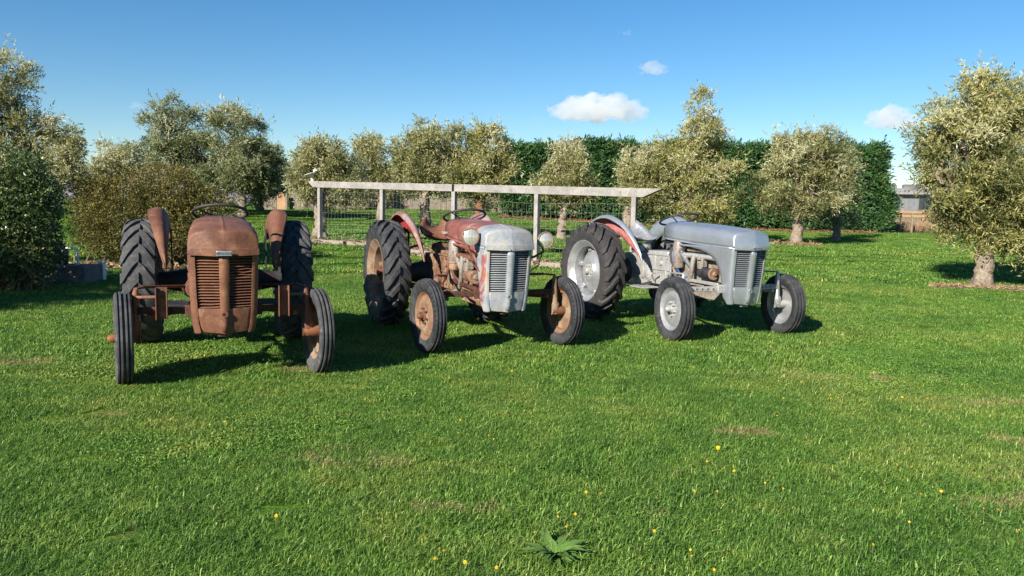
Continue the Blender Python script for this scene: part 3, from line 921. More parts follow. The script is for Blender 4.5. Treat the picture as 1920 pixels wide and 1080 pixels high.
        kp.build('king_pin', ms['kingpin'], T, 40)
        MB(True).lathe([(0, 0), (.040, 0), (.036, .03), (.026, .06), (0, .06)], (sd * (fk - .02), 1.778, Rf), (sd, 0, 0), 20).build('stub_axle', ms['kingpin'], T, 40)
        MB(True).bar((sd * (fk + .004), 1.78, .705), (sd * (fk - .03), 1.60, .70), .030, .016).build('steering_arm', ms['rod'], T, 30, bevel=.004)
        MB(True).tube([(sd * (fk - .03), 1.60, .70), (sd * .30, 1.12, .655)], .012, 8).build('drag_link', ms['rod'], T, 40)
        MB(True).tube([(sd * .30, 1.12, .66), (sd * .30, 1.10, .62), (sd * .24, 1.02, .72), (sd * .17, 1.0, .76)], .016, 8).build('drop_arm', ms['rod'], T, 40)
        MB(True).tube([(sd * (fk - .08), 1.81, .50), (sd * .34, 1.25, .47), (sd * .19, .80, .46)], [.020, .024, .022], 10).build('radius_rod', ms['rod'], T, 40)
        front_wheel(T, sd * ftrack / 2, Rf, wf, ms, sd, steer)
        rear_wheel(T, sd * rtrack / 2, Rr, wr, ms, sd, ms['lugwear'])
        mg = mudguard(sd, rtrack / 2 - .236, ms['guard_w']).build('mudguard', ms['guard'][0], T, 50, solid=.004)
        if ms['guard'][1] is not ms['guard'][0]: mudguard(sd, rtrack / 2 - .236, ms['guard_w'], True).build('mudguard_lining', ms['guard'][1], mg, 50, solid=.002)
        MB(True).bar((sd * (rtrack / 2 - .25), .02, .70), (sd * (rtrack / 2 - .25), .05, 1.10), .04, .012, up=(1, 0, 0)).build('mudguard_stay', M['dark_metal'], T, 30)
    MB(True).box((0, 1.90, .47), (.16, .10, .10)).build('axle_pivot', ms['axle_front'], T, 30, bevel=.01)
    MB(True).box((.0, 1.97, .375), (.10, .035, .03)).build('front_bracket', ms['rod'], T, 30, bevel=.004)
    # engine dressing on the side the picture shows, and its twin features on the far side
    MB(True).lathe([(0, 0), (.062, 0), (.066, .02), (.066, .19), (.058, .215), (0, .22)], (-.20, 1.11, .80), (0, 0, 1), 26).build('air_cleaner', ms['canister'], T, 40)
    MB(True).lathe([(0, 0), (.054, 0), (.06, .015), (.06, .065), (.067, .07), (.067, .085), (0, .085)], (-.20, 1.11, .715), (0, 0, 1), 26).build('oil_bowl', ms['bowl'], T, 40)
    MB(True).lathe([(0, 0), (.034, 0), (.045, .02), (.045, .15), (.030, .165), (.030, .19), (0, .19)], (-.185, 1.02, .56), (0, 0, 1), 20).build('oil_filter', ms['canister'], T, 40)
    gen = MB(True).lathe([(0, 0), (.05, 0), (.058, .015), (.058, .17), (.05, .185), (0, .185)], (-.205, 1.50, .69), (0, 1, 0), 24).build('generator', ms['gen'], T, 40)
    pl = MB(True).lathe([(0, 0), (.03, 0), (.062, .0), (.066, .004), (.052, .014), (.066, .024), (.062, .028), (.03, .03), (.018, .05), (0, .05)], (-.205, 1.705, .69), (0, 1, 0), 28).build('pulley', ms['pulley'], T, 40)
    MB(True).lathe([(0, 0), (.075, 0), (.08, .005), (.064, .016), (.08, .027), (.075, .032), (0, .035)], (0, 1.78, .62), (0, 1, 0), 28).build('crank_pulley', ms['pulley'], T, 40)
    bt = MB(True)
    pa, pb = Vector((-.205, 1.72, .69)), Vector((0, 1.796, .62))
    for s_ in (-1, 1):
        dv = (pb - pa).normalized(); up = Vector((0, 1, 0)).cross(dv).normalized()
        bt.bar(pa + up * .062 * s_, pb + up * .076 * s_, .016, .009, up=up)
    bt.build('fan_belt', M['dark_metal'], T, 40)
    ex = MB(True)
    for b in (1.18, 1.34, 1.50, 1.66): ex.tube([(-.10, b, .86), (-.175, b, .87), (-.205, b + .02, .865)], .024, 10)
    ex.tube([(-.205, 1.12, .865), (-.207, 1.35, .870), (-.205, 1.72, .860)], .028, 12)
    ex.build('manifold', ms['manifold'], T, 45)
    MB(True).tube([(-.215, 1.40, .87), (-.225, 1.39, .78), (-.225, 1.38, .66), (-.21, 1.30, .54), (-.20, .95, .44)], [.032, .028, .024, .024, .024], 12).build('exhaust_pipe', ms['pipe'], T, 45)
    cb = MB(True)
    cb.box((-.20, 1.52, .80), (.07, .09, .10)); cb.cyl((-.22, 1.52, .73), (-.22, 1.52, .80), .035, .04, 16); cb.box((-.235, 1.52, .845), (.05, .05, .035))
    cb.build('carburettor', ms['canister'], T, 30, bevel=.006)
    hp = MB(True).tube([(-.17, 1.14, .945), (-.215, 1.16, .92), (-.215, 1.20, .86), (-.215, 1.30, .78), (-.215, 1.36, .73)], [.030, .032, .030, .026, .024], 12)
    for t_ in ((-.195, 1.15, .935), (-.215, 1.175, .895)): hp.ring(t_, (-.2, .3, -.9), .032, .006, 20, 6)
    hp.build('inlet_pipe', ms['inlet'], T, 45)
    for k, (cz, mt) in enumerate(((0, 'blue_hose'), (.02, 'dark_metal'), (.04, 'dark_metal'))):
        MB(True).tube([(-.20, 1.03 - cz, .95), (-.225, 1.02 - cz, .86), (-.235, 1.06 - cz, .77), (-.23, 1.18 - cz, .66), (-.21, 1.32, .60)], .009, 8).build('hose', M[mt] if kind == 'silver' else ms['manifold'], T, 50)
    # starter, pipes and bolts low on the block
    MB(True).lathe([(0, 0), (.045, 0), (.05, .01), (.05, .20), (.03, .22), (0, .22)], (-.17, 1.10, .53), (0, 1, 0), 20).build('starter_motor', ms['gen'], T, 40)
    MB(True).box((-.155, 1.42, .56), (.10, .30, .05)).build('side_plate', em, T, 30, bevel=.01)
    MB(True).bar((-.21, 1.02, .60), (-.235, 1.84, .585), .03, .035).build('side_rail', ms['axle_front'], T, 30, bevel=.005)
    MB(True).bar((.21, 1.02, .60), (.235, 1.84, .585), .03, .035).build('side_rail', ms['axle_front'], T, 30, bevel=.005)
    nut = MB(True).lathe([(0, .012), (.010, .012), (.011, 0), (0, 0)], (0, 0, 0), (-1, 0, 0), 6).mesh('nut', ms['rod'], 30)
    for b_, z_ in ((.50, .80), (.62, .80), (.74, .80), (.86, .80), (.50, .70), (.86, .68), (.92, .56), (.62, .53), (.76, .53), (1.10, .86), (1.25, .64), (1.40, .64), (1.58, .60)):
        e = new_obj('nut', nut, T); e.location = (-.168 if b_ < 1 else -.127, -b_, z_)
    # lamps
    if lamps:
        for sd, p in ((-1, (-.345, 1.93, 1.083)), (1, (.42, 1.93, 1.052))):
            p = Vector(p)
            lm = MB(True).lathe([(0, -.085), (.03, -.082), (.062, -.05), (.078, -.01), (.083, .006), (.083, .020), (.074, .022), (.072, .012)], p, (sd * .05 - .08, 1, .04), 32).build('headlamp', ms['lamp'], T, 45)
            MB(True).lathe([(.0, .030), (.035, .027), (.060, .019), (.074, .012), (.074, .008), (0, .008)], p, (sd * .05 - .08, 1, .04), 32).build('lamp_lens', M['lamp_glass'], lm, 50)
            MB(True).tube([p + Vector((0, -.03, -.07)), p + Vector((0, -.04, -.115)), p + Vector((-sd * .08, -.06, -.16)), (sd * .245, p.y - .10, p.z - .19)], .012, 8).build('lamp_bracket', ms['rod'], lm, 45)
            MB(True).tube([p + Vector((0, -.03, -.08)), p + Vector((-sd * .04, -.05, -.24)), (sd * .245, p.y - .02, p.z - .32)], .006, 6).build('lamp_stay', ms['rod'], lm, 45)
    if boxes:
        for sd in (-1, 1):
            x0 = sd * .428
            bx = MB(True)
            bx.box((x0, 1.875, .607), (.070, .008, .235))
            for e in (-1, 1): bx.box((x0 + e * .036, 1.905, .607), (.008, .070, .235))
            ch = bx.build('loader_bracket', ms['bracket'], T, 30, bevel=.002)
            for z_ in (.70, .515): MB(True).lathe([(0, 0), (.010, 0), (.010, .004), (0, .004)], (x0, 1.880, z_), (0, 1, 0), 14).build('bolt_hole', M['tan_paint'], ch, 40)
            MB(True).bar((x0 - sd * .03, 1.88, .655), (sd * .60, 1.79, .645), .028, .020).build('loader_strut', ms['rod'], T, 30, bevel=.004)
    return T

def mset(**k):
    d = {}
    for a, b in k.items(): d[a] = M[b] if isinstance(b, str) and b in M else b
    return d
rust = mset(bonnet='rust', cowl='rust', shell='rust', slat='rust', engine='rust', gearbox='dark_metal', axle='dark_metal', foot='dark_metal', lever='rust_orange', seat='rust', axle_front='rust', kingpin='rust',
            rod='rust', canister='rust', bowl='rust', gen='rust', pulley='rust', manifold='rust_orange', pipe='rust', inlet='rust', lamp='rust', bracket='rust', rim='rust_wheel', disc='rust_wheel', hub='rust_orange',
            frim='rust_wheel', fdisc='rust_wheel', ftyre='rubber_old', rtyre='rubber_old', lugwear=1.0)
M['rust_dark'] = worn('rust_dark', (.045, .022, .018), (.095, .042, .028), (.13, .062, .034), 6, .75, 0, .5, spec=.2)
rust['axle_front'] = M['rust_dark']
rust['guard_w'] = .085
rust['guard'] = (M['rust'], M['rust'])
red = mset(bonnet='faded_paint', cowl='faded_paint', shell='grey_paint', slat='grey_paint', engine='engine_brown', gearbox='engine_brown', axle='dark_metal', foot='dark_metal', lever='red_fender', seat='rust', axle_front='rust', kingpin='rust_wheel',
           rod='rust', canister='engine_grey', bowl='engine_brown', gen='engine_brown', pulley='engine_brown', manifold='rust', pipe='engine_grey', inlet='engine_grey', lamp='rust_wheel', bracket='rust', rim='rust_wheel', disc='rust_wheel', hub='rust',
           frim='tan_paint', fdisc='rust_wheel', ftyre='rubber', rtyre='rubber_old', lugwear=.45, bars=True)
red['rtyre'] = M['rubber']
red['axle_front'] = M['rust_dark']
red['guard_w'] = .045
red['guard'] = (M['fender_out'], M['red_fender'])
silver = mset(bonnet='silver_paint', cowl='silver_paint', shell='silver_paint', slat='silver_paint', engine='engine_grey', gearbox='cast_silver', axle='dark_metal', foot='cast_silver', lever='cast_silver', seat='silver_wheel', axle_front='cast_silver', kingpin='silver_wheel',
              rod='cast_silver', canister='engine_grey', bowl='engine_grey', gen='dark_metal', pulley='engine_brown', manifold='cast_silver', pipe='engine_grey', inlet='chrome', lamp='rust', bracket='rust', rim='silver_wheel', disc='silver_wheel', hub='cast_silver',
              frim='silver_wheel', fdisc='silver_wheel', ftyre='rubber', rtyre='rubber_brown', lugwear=.0)
silver['guard_w'] = .045
silver['guard'] = (M['silver_paint'], M['pink_fender'])
random.seed(4)
t1 = tractor('rusty', (-2.852, 7.466, 0), .378, .115, 1.392, 1.353, 'vintage tractor rusted brown all over, without headlamps, its bonnet dented', .345, .117, .60, .276, rust, True, False, None, True, 1)
t2 = tractor('red_grey', (-.853, 8.948, 0), .414, .089, 1.394, 1.269, 'vintage tractor with faded red bonnet, pale grey nose and two round headlamps', .347, .119, .60, .276, red, False, True, None, False, .3)
t3 = tractor('silver', (1.595, 9.866, 0), .454, -.153, 1.515, 1.335, 'vintage tractor painted silver all over with a pink mudguard lining', .342, .142, .60, .276, silver, True, False, None, False, 0)
tx = lettering('side_lettering', 'FERGUSON', .036, M['pale_text'], t2); tx.matrix_local = Matrix.Translation((-.2445, -.90, 1.085)) @ Euler((R(90), 0, R(-90))).to_matrix().to_4x4()

# ------------------------------------------------------------------ timber fence with netting behind the tractors
FA, FB = at(600, 400, 21.5), at(1189, 400, 16.0)
FA.z = FB.z = 0
fdir = (FB - FA).normalized(); fside = Vector((fdir.y, -fdir.x, 0))         # towards the camera
fence = tag(empty('garden_fence', (FA.x, FA.y, 0)), 'weathered grey timber fence with wire netting and one long top rail behind the tractors', 'fence')
FH = 1.50
ztop = [ztf(FA.x, FA.y) + FH, ztf(FB.x, FB.y) + FH + .02]
rot = Matrix((fdir, Vector((0, 0, 1)).cross(fdir), Vector((0, 0, 1)))).transposed()
def fpt(t, off=0, z=0):
    p = FA.lerp(FB, t) + fside * off
    return Vector((p.x - FA.x, p.y - FA.y, z))
FL = (FB - FA).length
for k in range(5):
    t = k / 4
    p = FA.lerp(FB, t); g = ztf(p.x, p.y); zt_ = ztop[0] + (ztop[1] - ztop[0]) * t
    MB().box(fpt(t, 0, (g - .15 + zt_) / 2), (.105, .105, zt_ - g + .15), rot @ Matrix.Rotation(.05 * ((k * 7) % 3 - 1), 3, 'Z')).build('post', M['timber'], fence, 30, bevel=.006)
# rail in two lengths that meet over the middle post, ends cut on the slant
def rail(t0, t1, cut0, cut1):
    mb = MB()
    h, th = .175, .05
    def zc(t): return ztop[0] + (ztop[1] - ztop[0]) * t
    q = [(t0, -.0 + cut0, 0), (t1, -cut1, 0), (t1, 0, h), (t0, 0, h)]
    a = [fpt(t, .055, 0) + fdir * dx + Vector((0, 0, zc(t) + z + .002)) for t, dx, z in q]
    b = [v - fside * .16 for v in a]
    mb.add(a + b, [(0, 1, 2, 3), (7, 6, 5, 4), (0, 4, 5, 1), (1, 5, 6, 2), (2, 6, 7, 3), (3, 7, 4, 0)])
    mb.build('rail', M['timber'], fence, 30, bevel=.006)
rail(-.45 / FL, .4965, .22, 0)
rail(.5035, 1 + .62 / FL, 0, .42)
net = MB()
zb = lambda t: ztf(*(FA.lerp(FB, t)).xy) + .05
nv = 74
rows_ = [0, .10, .20, .32, .45, .60, .76, .93, 1.12, 1.32]
rngn = np.random.default_rng(3)
jit = rngn.normal(0, .010, (len(rows_), nv + 1))
for i, h in enumerate(rows_): net.tube([fpt(k / nv, -.062, zb(k / nv) + h + jit[i, k]) for k in range(nv + 1)], .0011, 4, False)
for k in range(nv + 1):
    net.tube([fpt(k / nv, -.066, zb(k / nv) + h + jit[i, k]) + fdir * jit[i, (k + 3) % nv] for i, h in enumerate(rows_)], .0010, 4, False)
tag(net.build('wire_netting', M['wire'], fence, 60), kind='stuff')
# pale dish ornament on the rail end
orn_p = FA - fdir * .30
orn = tag(empty('dish_ornament', (orn_p.x, orn_p.y, ztop[0] + .178)), 'cream dish on a cone with a finial, on the left fence rail end', 'ornament')
oax = Vector((-.32, -.1, 1)).normalized()
MB().lathe([(0, -.03), (.05, -.03), (.055, .0), (.035, .05), (.045, .075), (.10, .13), (.165, .175), (.185, .195), (.178, .205), (.10, .19), (0, .185)], (0, 0, .03), oax, 28).build('dish', M['cream'], orn, 45)
top = oax * .23
MB().tube([Vector((0, 0, .03)) + oax * .18 + Vector((.06, 0, 0)), Vector((.075, 0, .33))], .012, 8).build('finial_stem', M['pvc'], orn, 40)
fin = MB()
for d_ in ((-.045, 0), (.05, 0), (0, .05)): fin.lathe([(0, -.018), (.018, -.01), (.02, .008), (0, .02)], (.075 + d_[0], d_[1], .31), (0, 0, 1), 12)
fin.lathe([(0, -.02), (.014, 0), (0, .05)], (.075, 0, .345), (0, 0, 1), 12)
fin.build('finial', M['pvc'], orn, 40)

# edging sleepers and the strip of dry mulch along the fence foot
def straw(name, label, pts, wid, n, seed, ln=.16, hgt=.05, cat=None, mat='straw'):
    rng = np.random.default_rng(seed)
    pts = [Vector((p[0], p[1], 0)) for p in pts]
    seg = rng.integers(0, len(pts) - 1, n) if len(pts) > 1 else None
    P = np.zeros((n, 3))
    for i in range(n):
        t = rng.uniform(0, len(pts) - 1); k = min(int(t), len(pts) - 2)
        p = pts[k].lerp(pts[k + 1], t - k)
        d = (pts[k + 1] - pts[k]).normalized()
        o = rng.normal(0, wid * .42)
        P[i] = (p.x - d.y * o, p.y + d.x * o, 0)
    P[:, 2] = zt(P[:, 0], P[:, 1]) + np.abs(rng.normal(0, hgt, n)) * .7 + .006
    d = nrm(rng.normal(0, 1, (n, 3)) * np.array([1, 1, .38]))
    s = nrm(np.cross(d, rng.normal(0, 1, (n, 3))))
    L = ln * rng.uniform(.5, 1.4, (n, 1)); w = .007 * rng.uniform(.6, 1.8, (n, 1)) * ln / .16
    V = np.stack([P - d * L / 2 - s * w, P - d * L / 2 + s * w, P + d * L / 2 + s * w, P + d * L / 2 - s * w], 1).reshape(-1, 3)
    o = new_obj(name, tri_mesh(name, V, np.arange(4 * n).reshape(n, 4), np.repeat(rng.uniform(0, 1, n), 4), M[mat]))
    return tag(o, label, cat, kind='stuff')
M['litter'] = leafmat('litter', [(0, (.13, .08, .045)), (.5, (.25, .165, .095)), (1, (.38, .29, .185))], .1, .9, .1)
straw('mulch', 'dry straw mulch strip along the fence foot', [FA.lerp(FB, t) + fside * .30 for t in (-.05, .25, .5, .75, 1.05)], .75, 9000, 1, .15, .05, mat='litter')
epos = [(-.02, .195), (.21, .405), (.42, .60), (.615, .80), (.815, 1.0)]
for i, (a0, a1) in enumerate(epos):
    pa, pb = FA.lerp(FB, a0) + fside * (.82 + .03 * (i % 2)), FA.lerp(FB, a1) + fside * (.80 + .04 * ((i + 1) % 2))
    pa.z, pb.z = ztf(pa.x, pa.y) + .05, ztf(pb.x, pb.y) + .05
    s = MB().bar(pa, pb, .10, .14).build('edging_sleeper', M['edging'], None, 30, bevel=.012)
    tag(s, ['pale timber edging sleeper at the far left end of the mulch strip', 'pale timber edging sleeper second from the far left end of the strip', 'pale edging sleeper behind the red and grey tractor',
            'pale edging sleeper behind the right headlamp of the faded red tractor', 'pale edging sleeper behind the rear wheel of the silver tractor'][i], 'edging', 'timber edging in front of the fence')

# ------------------------------------------------------------------ trees
G = 'olive trees of the grove'
tree('olive_tree', 'large olive tree at the right edge with a thick bare trunk foot', 14.5,
     [(1835, 320, 95, 120), (1800, 235, 75, 75), (1872, 212, 62, 54), (1800, 370, 52, 78), (1905, 390, 95, 95), (1950, 285, 90, 100), (1868, 172, 28, 22), (1755, 255, 24, 30), (1815, 428, 52, 32), (1755, 310, 18, 28), (1890, 445, 55, 28), (1975, 420, 80, 90)],
     1842, 11, 'olive_gold', 10500, 9, (.088, .020), .24, G, tr=.15, bias=.52, fork=.62, flare=1.75, bare=3)
tree('olive_tree', 'wide olive tree with a pale leaning trunk in front of the hedge end', 27,
     [(1500, 325, 70, 62), (1472, 262, 38, 30), (1558, 268, 34, 36), (1448, 378, 34, 34), (1560, 345, 34, 46), (1500, 382, 62, 30), (1520, 290, 42, 38)],
     1490, 12, 'olive_leaf', 4200, 8, (.12, .028), .28, G, tr=.17, bias=.50, fork=.95, bare=2)
tree('olive_tree', 'olive tree with a dark trunk standing behind the wide one at the hedge end', 32,
     [(1575, 330, 32, 46), (1545, 350, 36, 44), (1590, 290, 20, 30), (1568, 395, 36, 28)], 1565, 13, 'olive_green', 1800, 8, (.13, .03), .3, G, tr=.14, bias=.42, fork=.9)
tree('olive_tree', 'tall olive tree with a spire top behind the silver tractor bonnet', 26,
     [(1316, 205, 22, 30), (1318, 255, 42, 38), (1300, 315, 70, 48), (1345, 350, 42, 52), (1270, 365, 50, 44), (1312, 400, 72, 32), (1245, 330, 28, 34)],
     1290, 14, 'olive_gold', 4800, 8, (.12, .028), .28, G, tr=.14, bias=.55, fork=.6, bare=1)
tree('olive_tree', 'low round olive tree behind the right end of the fence rail', 26,
     [(1200, 325, 38, 40), (1184, 365, 30, 32), (1228, 302, 20, 22), (1218, 375, 36, 34)], 1172, 15, 'olive_leaf', 2600, 8, (.12, .028), .28, G, tr=.16, bias=.56, fork=.7)
tree('olive_tree', 'small olive tree with a forked trunk between the last two fence posts', 25,
     [(1060, 325, 42, 40), (1066, 280, 22, 20), (1032, 352, 26, 28), (1090, 348, 20, 28), (1055, 362, 40, 22)], 1050, 16, 'olive_leaf', 2700, 8, (.12, .028), .28, G, tr=.13, bias=.55, fork=.55, bare=2)
tree('olive_tree', 'spreading olive tree with a pale trunk between the second and third fence posts', 26,
     [(830, 262, 56, 34), (790, 300, 44, 46), (872, 290, 36, 36), (835, 318, 58, 34), (768, 335, 34, 28), (850, 345, 46, 24)], 797, 17, 'olive_leaf', 4000, 8, (.12, .028), .28, G, tr=.17, bias=.55, fork=.95, bare=3)
tree('olive_tree', 'leafy olive tree above the second fence post from the left', 28.5,
     [(718, 300, 46, 40), (692, 280, 24, 20), (690, 330, 36, 36), (750, 322, 32, 38), (715, 350, 42, 26)], 712, 18, 'olive_leaf', 2900, 8, (.12, .028), .28, G, tr=.12, bias=.50, fork=.7, bare=1)
tree('olive_tree', 'pale olive tree with a split orange stem behind the faded red tractor', 25.5,
     [(905, 285, 38, 36), (922, 262, 22, 20), (938, 318, 22, 34), (890, 330, 46, 32), (920, 352, 40, 24)], 896, 19, 'olive_gold', 3000, 8, (.12, .028), .28, G, tr=.14, bias=.60, fork=.9, bare=2, trunk_mat='bark_orange')
tree('olive_tree', 'olive tree with a dark trunk behind the left end of the fence rail', 23.5,
     [(604, 312, 38, 36), (600, 278, 26, 20), (578, 335, 28, 44), (640, 325, 28, 42), (618, 362, 38, 34)], 601, 20, 'olive_leaf', 3000, 8, (.11, .026), .28, G, tr=.17, bias=.42, fork=1.0)
tree('olive_tree', 'broad dark olive tree rising above the brown bush', 31,
     [(345, 255, 60, 46), (330, 218, 36, 22), (298, 282, 40, 36), (370, 310, 66, 48), (380, 350, 50, 40)], 395, 21, 'olive_green', 4400, 8, (.135, .032), .32, G, tr=.15, bias=.50, fork=.8)
tree('olive_tree', 'broad dark olive tree with low branches above the rusty tractor', 30,
     [(445, 262, 52, 46), (432, 224, 34, 22), (478, 300, 40, 42), (440, 325, 60, 36), (478, 345, 40, 22)], 455, 22, 'olive_green', 4400, 8, (.135, .032), .32, G, tr=.15, bias=.48, fork=.65)
tree('olive_tree', 'smaller dark olive tree beside the gap of sky left of the fence', 34,
     [(512, 305, 22, 36), (494, 345, 32, 32), (505, 285, 16, 18)], 488, 23, 'olive_green', 1500, 8, (.14, .034), .32, G, tr=.15, bias=.45, fork=.8)
tree('olive_tree', 'small olive tree between the left shrub and the brown bush', 33,
     [(122, 300, 34, 38), (132, 268, 20, 18), (108, 340, 32, 32), (145, 330, 24, 34)], 112, 24, 'olive_leaf', 2200, 8, (.14, .034), .32, G, tr=.16, bias=.48, fork=.9)
tree('olive_tree', 'hazy olive tree showing just above the left side of the brown bush', 37,
     [(215, 310, 40, 34), (240, 292, 24, 18), (190, 335, 32, 34), (262, 310, 26, 30)], 205, 25, 'olive_leaf', 2000, 8, (.15, .036), .34, G, tr=.15, bias=.50, fork=.9)
tree('olive_tree', 'tall olive tree cut off by the left edge, above the dark shrub', 14.2,
     [(-5, 150, 50, 36), (-30, 215, 70, 52), (30, 180, 34, 22), (40, 245, 46, 26), (10, 285, 60, 44), (-60, 130, 50, 40), (-70, 320, 90, 70), (75, 240, 24, 12)],
     -20, 26, 'olive_leaf', 5200, 9, (.072, .016), .24, G, tr=.13, bias=.46, fork=.9, bare=2)
tree('olive_tree', 'olive tree beyond the left edge that shades the pump and shrub', 6.8,
     [(-1010, 200, 240, 150), (-870, 190, 170, 130), (-1170, 190, 200, 150), (-980, 80, 150, 90)], -1000, 27, 'olive_leaf', 3200, 9, (.09, .022), .26, G, tr=.14, bias=.46, fork=.8)
# trees standing deeper in the grove, seen through the gaps
for i, (u, v, d_, lab) in enumerate(((658, 348, 42, 'distant olive tree seen between the two left fence posts'), (735, 352, 46, 'distant dark tree behind the second fence post from the left'), (862, 352, 45, 'distant dark tree behind the middle fence post'), (560, 345, 50, 'distant tree just left of the fence end'), (790, 350, 50, 'distant tree behind the pale trunk'), (925, 356, 44, 'distant tree against the left end of the hedge'), (60, 320, 40, 'distant olive tree behind the left shrub'))):
    tree('olive_tree', lab, d_, [(u, v, 30, 28), (u - 22, v + 22, 22, 22), (u + 24, v + 18, 22, 24), (u + 4, v - 22, 18, 14)], u, 40 + i, 'olive_green' if 0 < i < 6 else 'olive_leaf', 1500, 8, (.15, .036), .34, G, tr=.15, bias=.48, fork=.9)

def leafy(name, label, cat, depth, lobes, foot_u, seed, mat, n, per, leaf, length, stems, stem_h, bias, stem_mat='twig', spread=.9, zmin=.05):
    rng = np.random.default_rng(seed)
    f = at(foot_u, 500, depth)
    foot = Vector((f.x, depth, ztf(f.x, depth)))
    root = tag(empty(name, foot), label, cat)
    k = depth / FPX
    C = np.array([tuple(at(l[0], l[1], depth + (l[4] if len(l) > 4 else 0))) for l in lobes]); S = np.array([(l[2] * k, max(l[2], l[3]) * k * .9, l[3] * k) for l in lobes])
    W = np.array([l[2] * l[3] for l in lobes], float); W /= W.sum()
    li = rng.choice(len(C), n, p=W); d = nrm(rng.normal(size=(n, 3)))
    P = C[li] + d * S[li] * (1 - .5 * rng.uniform(0, 1, n) ** 1.7)[:, None] * (.70 + .58 * vnoise(C[li] + d * S[li], 6.0, seed))[:, None]
    ok = P[:, 2] > foot.z + zmin
    P, d = P[ok], d[ok]
    D = nrm(d * .7 + rng.normal(0, .45, P.shape) + np.array([0, 0, .45]))
    tb = bias + .25 * (vnoise(P, 2.2, seed + 2) - .5) * 2
    V, F, T = sprigs(P, D, rng, per, length, leaf, spread, tb)
    inv = np.array(tuple(foot))
    new_obj('foliage', tri_mesh('foliage', V - inv, F, T, M[mat]), root)
    mb = MB()
    for i in range(stems):
        c = C[rng.integers(len(C))]
        b0 = Vector((rng.normal(0, .45 * S[:, 0].max()), rng.normal(0, .2), -.03))
        tgt = Vector(tuple(c + rng.normal(0, .5, 3) * S.mean(0))) - foot
        limb(mb, b0, b0.lerp(tgt, stem_h), .014, .004, rng, .06, 5, 4)
        b1 = b0.lerp(tgt, .25)
        for q in range(2): limb(mb, b1, b1 + Vector((rng.normal(0, .3), rng.normal(0, .3), rng.uniform(.1, .5))), .006, .002, rng, .08, 4, 3)
    mb.build('stems', M[stem_mat], root, 60)
    return root
leafy('brown_bush', 'dense rounded bush turning brown, behind the rusty tractor', 'bush', 15.2,
      [(240, 395, 90, 72), (318, 360, 66, 46), (378, 405, 58, 56), (182, 385, 40, 46), (290, 425, 105, 58), (215, 445, 66, 44)], 300, 51, 'bush_leaf', 16000, 7, (.036, .019), .13, 110, .75, .45, zmin=.22)
leafy('dark_shrub', 'dark green leafy shrub at the left edge, standing in shade', 'shrub', 11.3,
      [(35, 400, 55, 75), (15, 340, 60, 50), (55, 470, 40, 55), (0, 465, 60, 75), (-50, 420, 70, 120), (70, 370, 26, 40)], 20, 52, 'shrub_leaf', 6800, 7, (.052, .023), .18, 60, .6, .40, zmin=.12)

# clipped conifer hedge
def hedge():
    rng = np.random.default_rng(61)
    y0 = 43.0
    xa, xb = at(935, 400, y0).x, at(1632, 400, y0).x
    root = tag(empty('conifer_hedge', ((xa + xb) / 2, y0, ztf((xa + xb) / 2, y0))), 'long clipped dark green conifer hedge behind the olive trees', 'hedge')
    def topz(x): return at(960 + (x / y0) * FPX, 277 + 5 * math.sin(x * 1.1) + 3 * math.sin(x * 2.7 + 1), y0).z
    n = 15000
    X = rng.uniform(xa, xb, n); face = rng.uniform(0, 1, n)
    TZ = np.array([topz(x) for x in X]); GZ_ = zt(X, np.full(n, y0))
    h = rng.uniform(.02, 1, n)
    round_ = np.clip((xb - X) / 1.2, 0, 1) ** .5
    P = np.stack([X, y0 - 1.2 * round_ + rng.uniform(0, .5, n) + .35 * np.sin(X * 1.9 + h * 5) * .5, GZ_ + .1 + (TZ - GZ_ - .1) * h], 1)
    tp = face > .84
    P[tp, 1] = y0 + rng.uniform(-1.2, 1.2, tp.sum()); P[tp, 2] = TZ[tp] + rng.normal(0, .1, tp.sum())
    en = (face < .10)
    P[en, 0] = xb + rng.normal(0, .15, en.sum()) + .35 * np.sin(h[en] * 6); P[en, 1] = y0 + rng.uniform(-1.2, 1.2, en.sum())
    D = nrm(np.stack([rng.normal(.55, .5, n), rng.normal(-.75, .35, n), rng.normal(.25, .35, n)], 1))
    tb = .45 + .35 * (vnoise(P, 1.6, 4) - .5) * 2
    V, F, T = sprigs(P, D, rng, 9, .55, (.24, .060), .42, tb)
    cx = np.array([(xa + xb) / 2, y0, ztf((xa + xb) / 2, y0)])
    new_obj('foliage', tri_mesh('foliage', V - cx, F, T, M['hedge_leaf']), root)
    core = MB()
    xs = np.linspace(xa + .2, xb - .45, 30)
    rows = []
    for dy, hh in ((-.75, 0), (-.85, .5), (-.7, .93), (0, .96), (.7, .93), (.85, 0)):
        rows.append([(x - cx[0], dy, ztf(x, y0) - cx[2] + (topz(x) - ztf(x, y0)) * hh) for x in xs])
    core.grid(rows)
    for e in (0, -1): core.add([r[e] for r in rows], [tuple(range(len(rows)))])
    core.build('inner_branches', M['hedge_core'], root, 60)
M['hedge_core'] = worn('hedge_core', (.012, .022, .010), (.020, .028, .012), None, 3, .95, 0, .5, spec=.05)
hedge()
hx0, hx1 = at(935, 400, 41.3).x, at(1640, 400, 41.3).x
straw('leaf_litter', 'strip of orange-brown fallen needles along the hedge foot', [(hx0, 41.2), ((hx0 + hx1) / 2, 41.4), (hx1, 41.2)], 1.0, 6000, 2, .42, .06, mat='needles') if False else None
M['needles'] = leafmat('needles', [(0, (.11, .055, .030)), (.5, (.19, .10, .055)), (1, (.26, .16, .09))], .1, .9, .1)
straw('needle_litter', 'strip of orange-brown fallen needles along the hedge foot', [(hx0, 41.2), ((hx0 + hx1) / 2, 41.4), (hx1, 41.2)], 1.0, 9000, 2, .24, .07, mat='needles')
tg = at(1845, 535, 14.5)
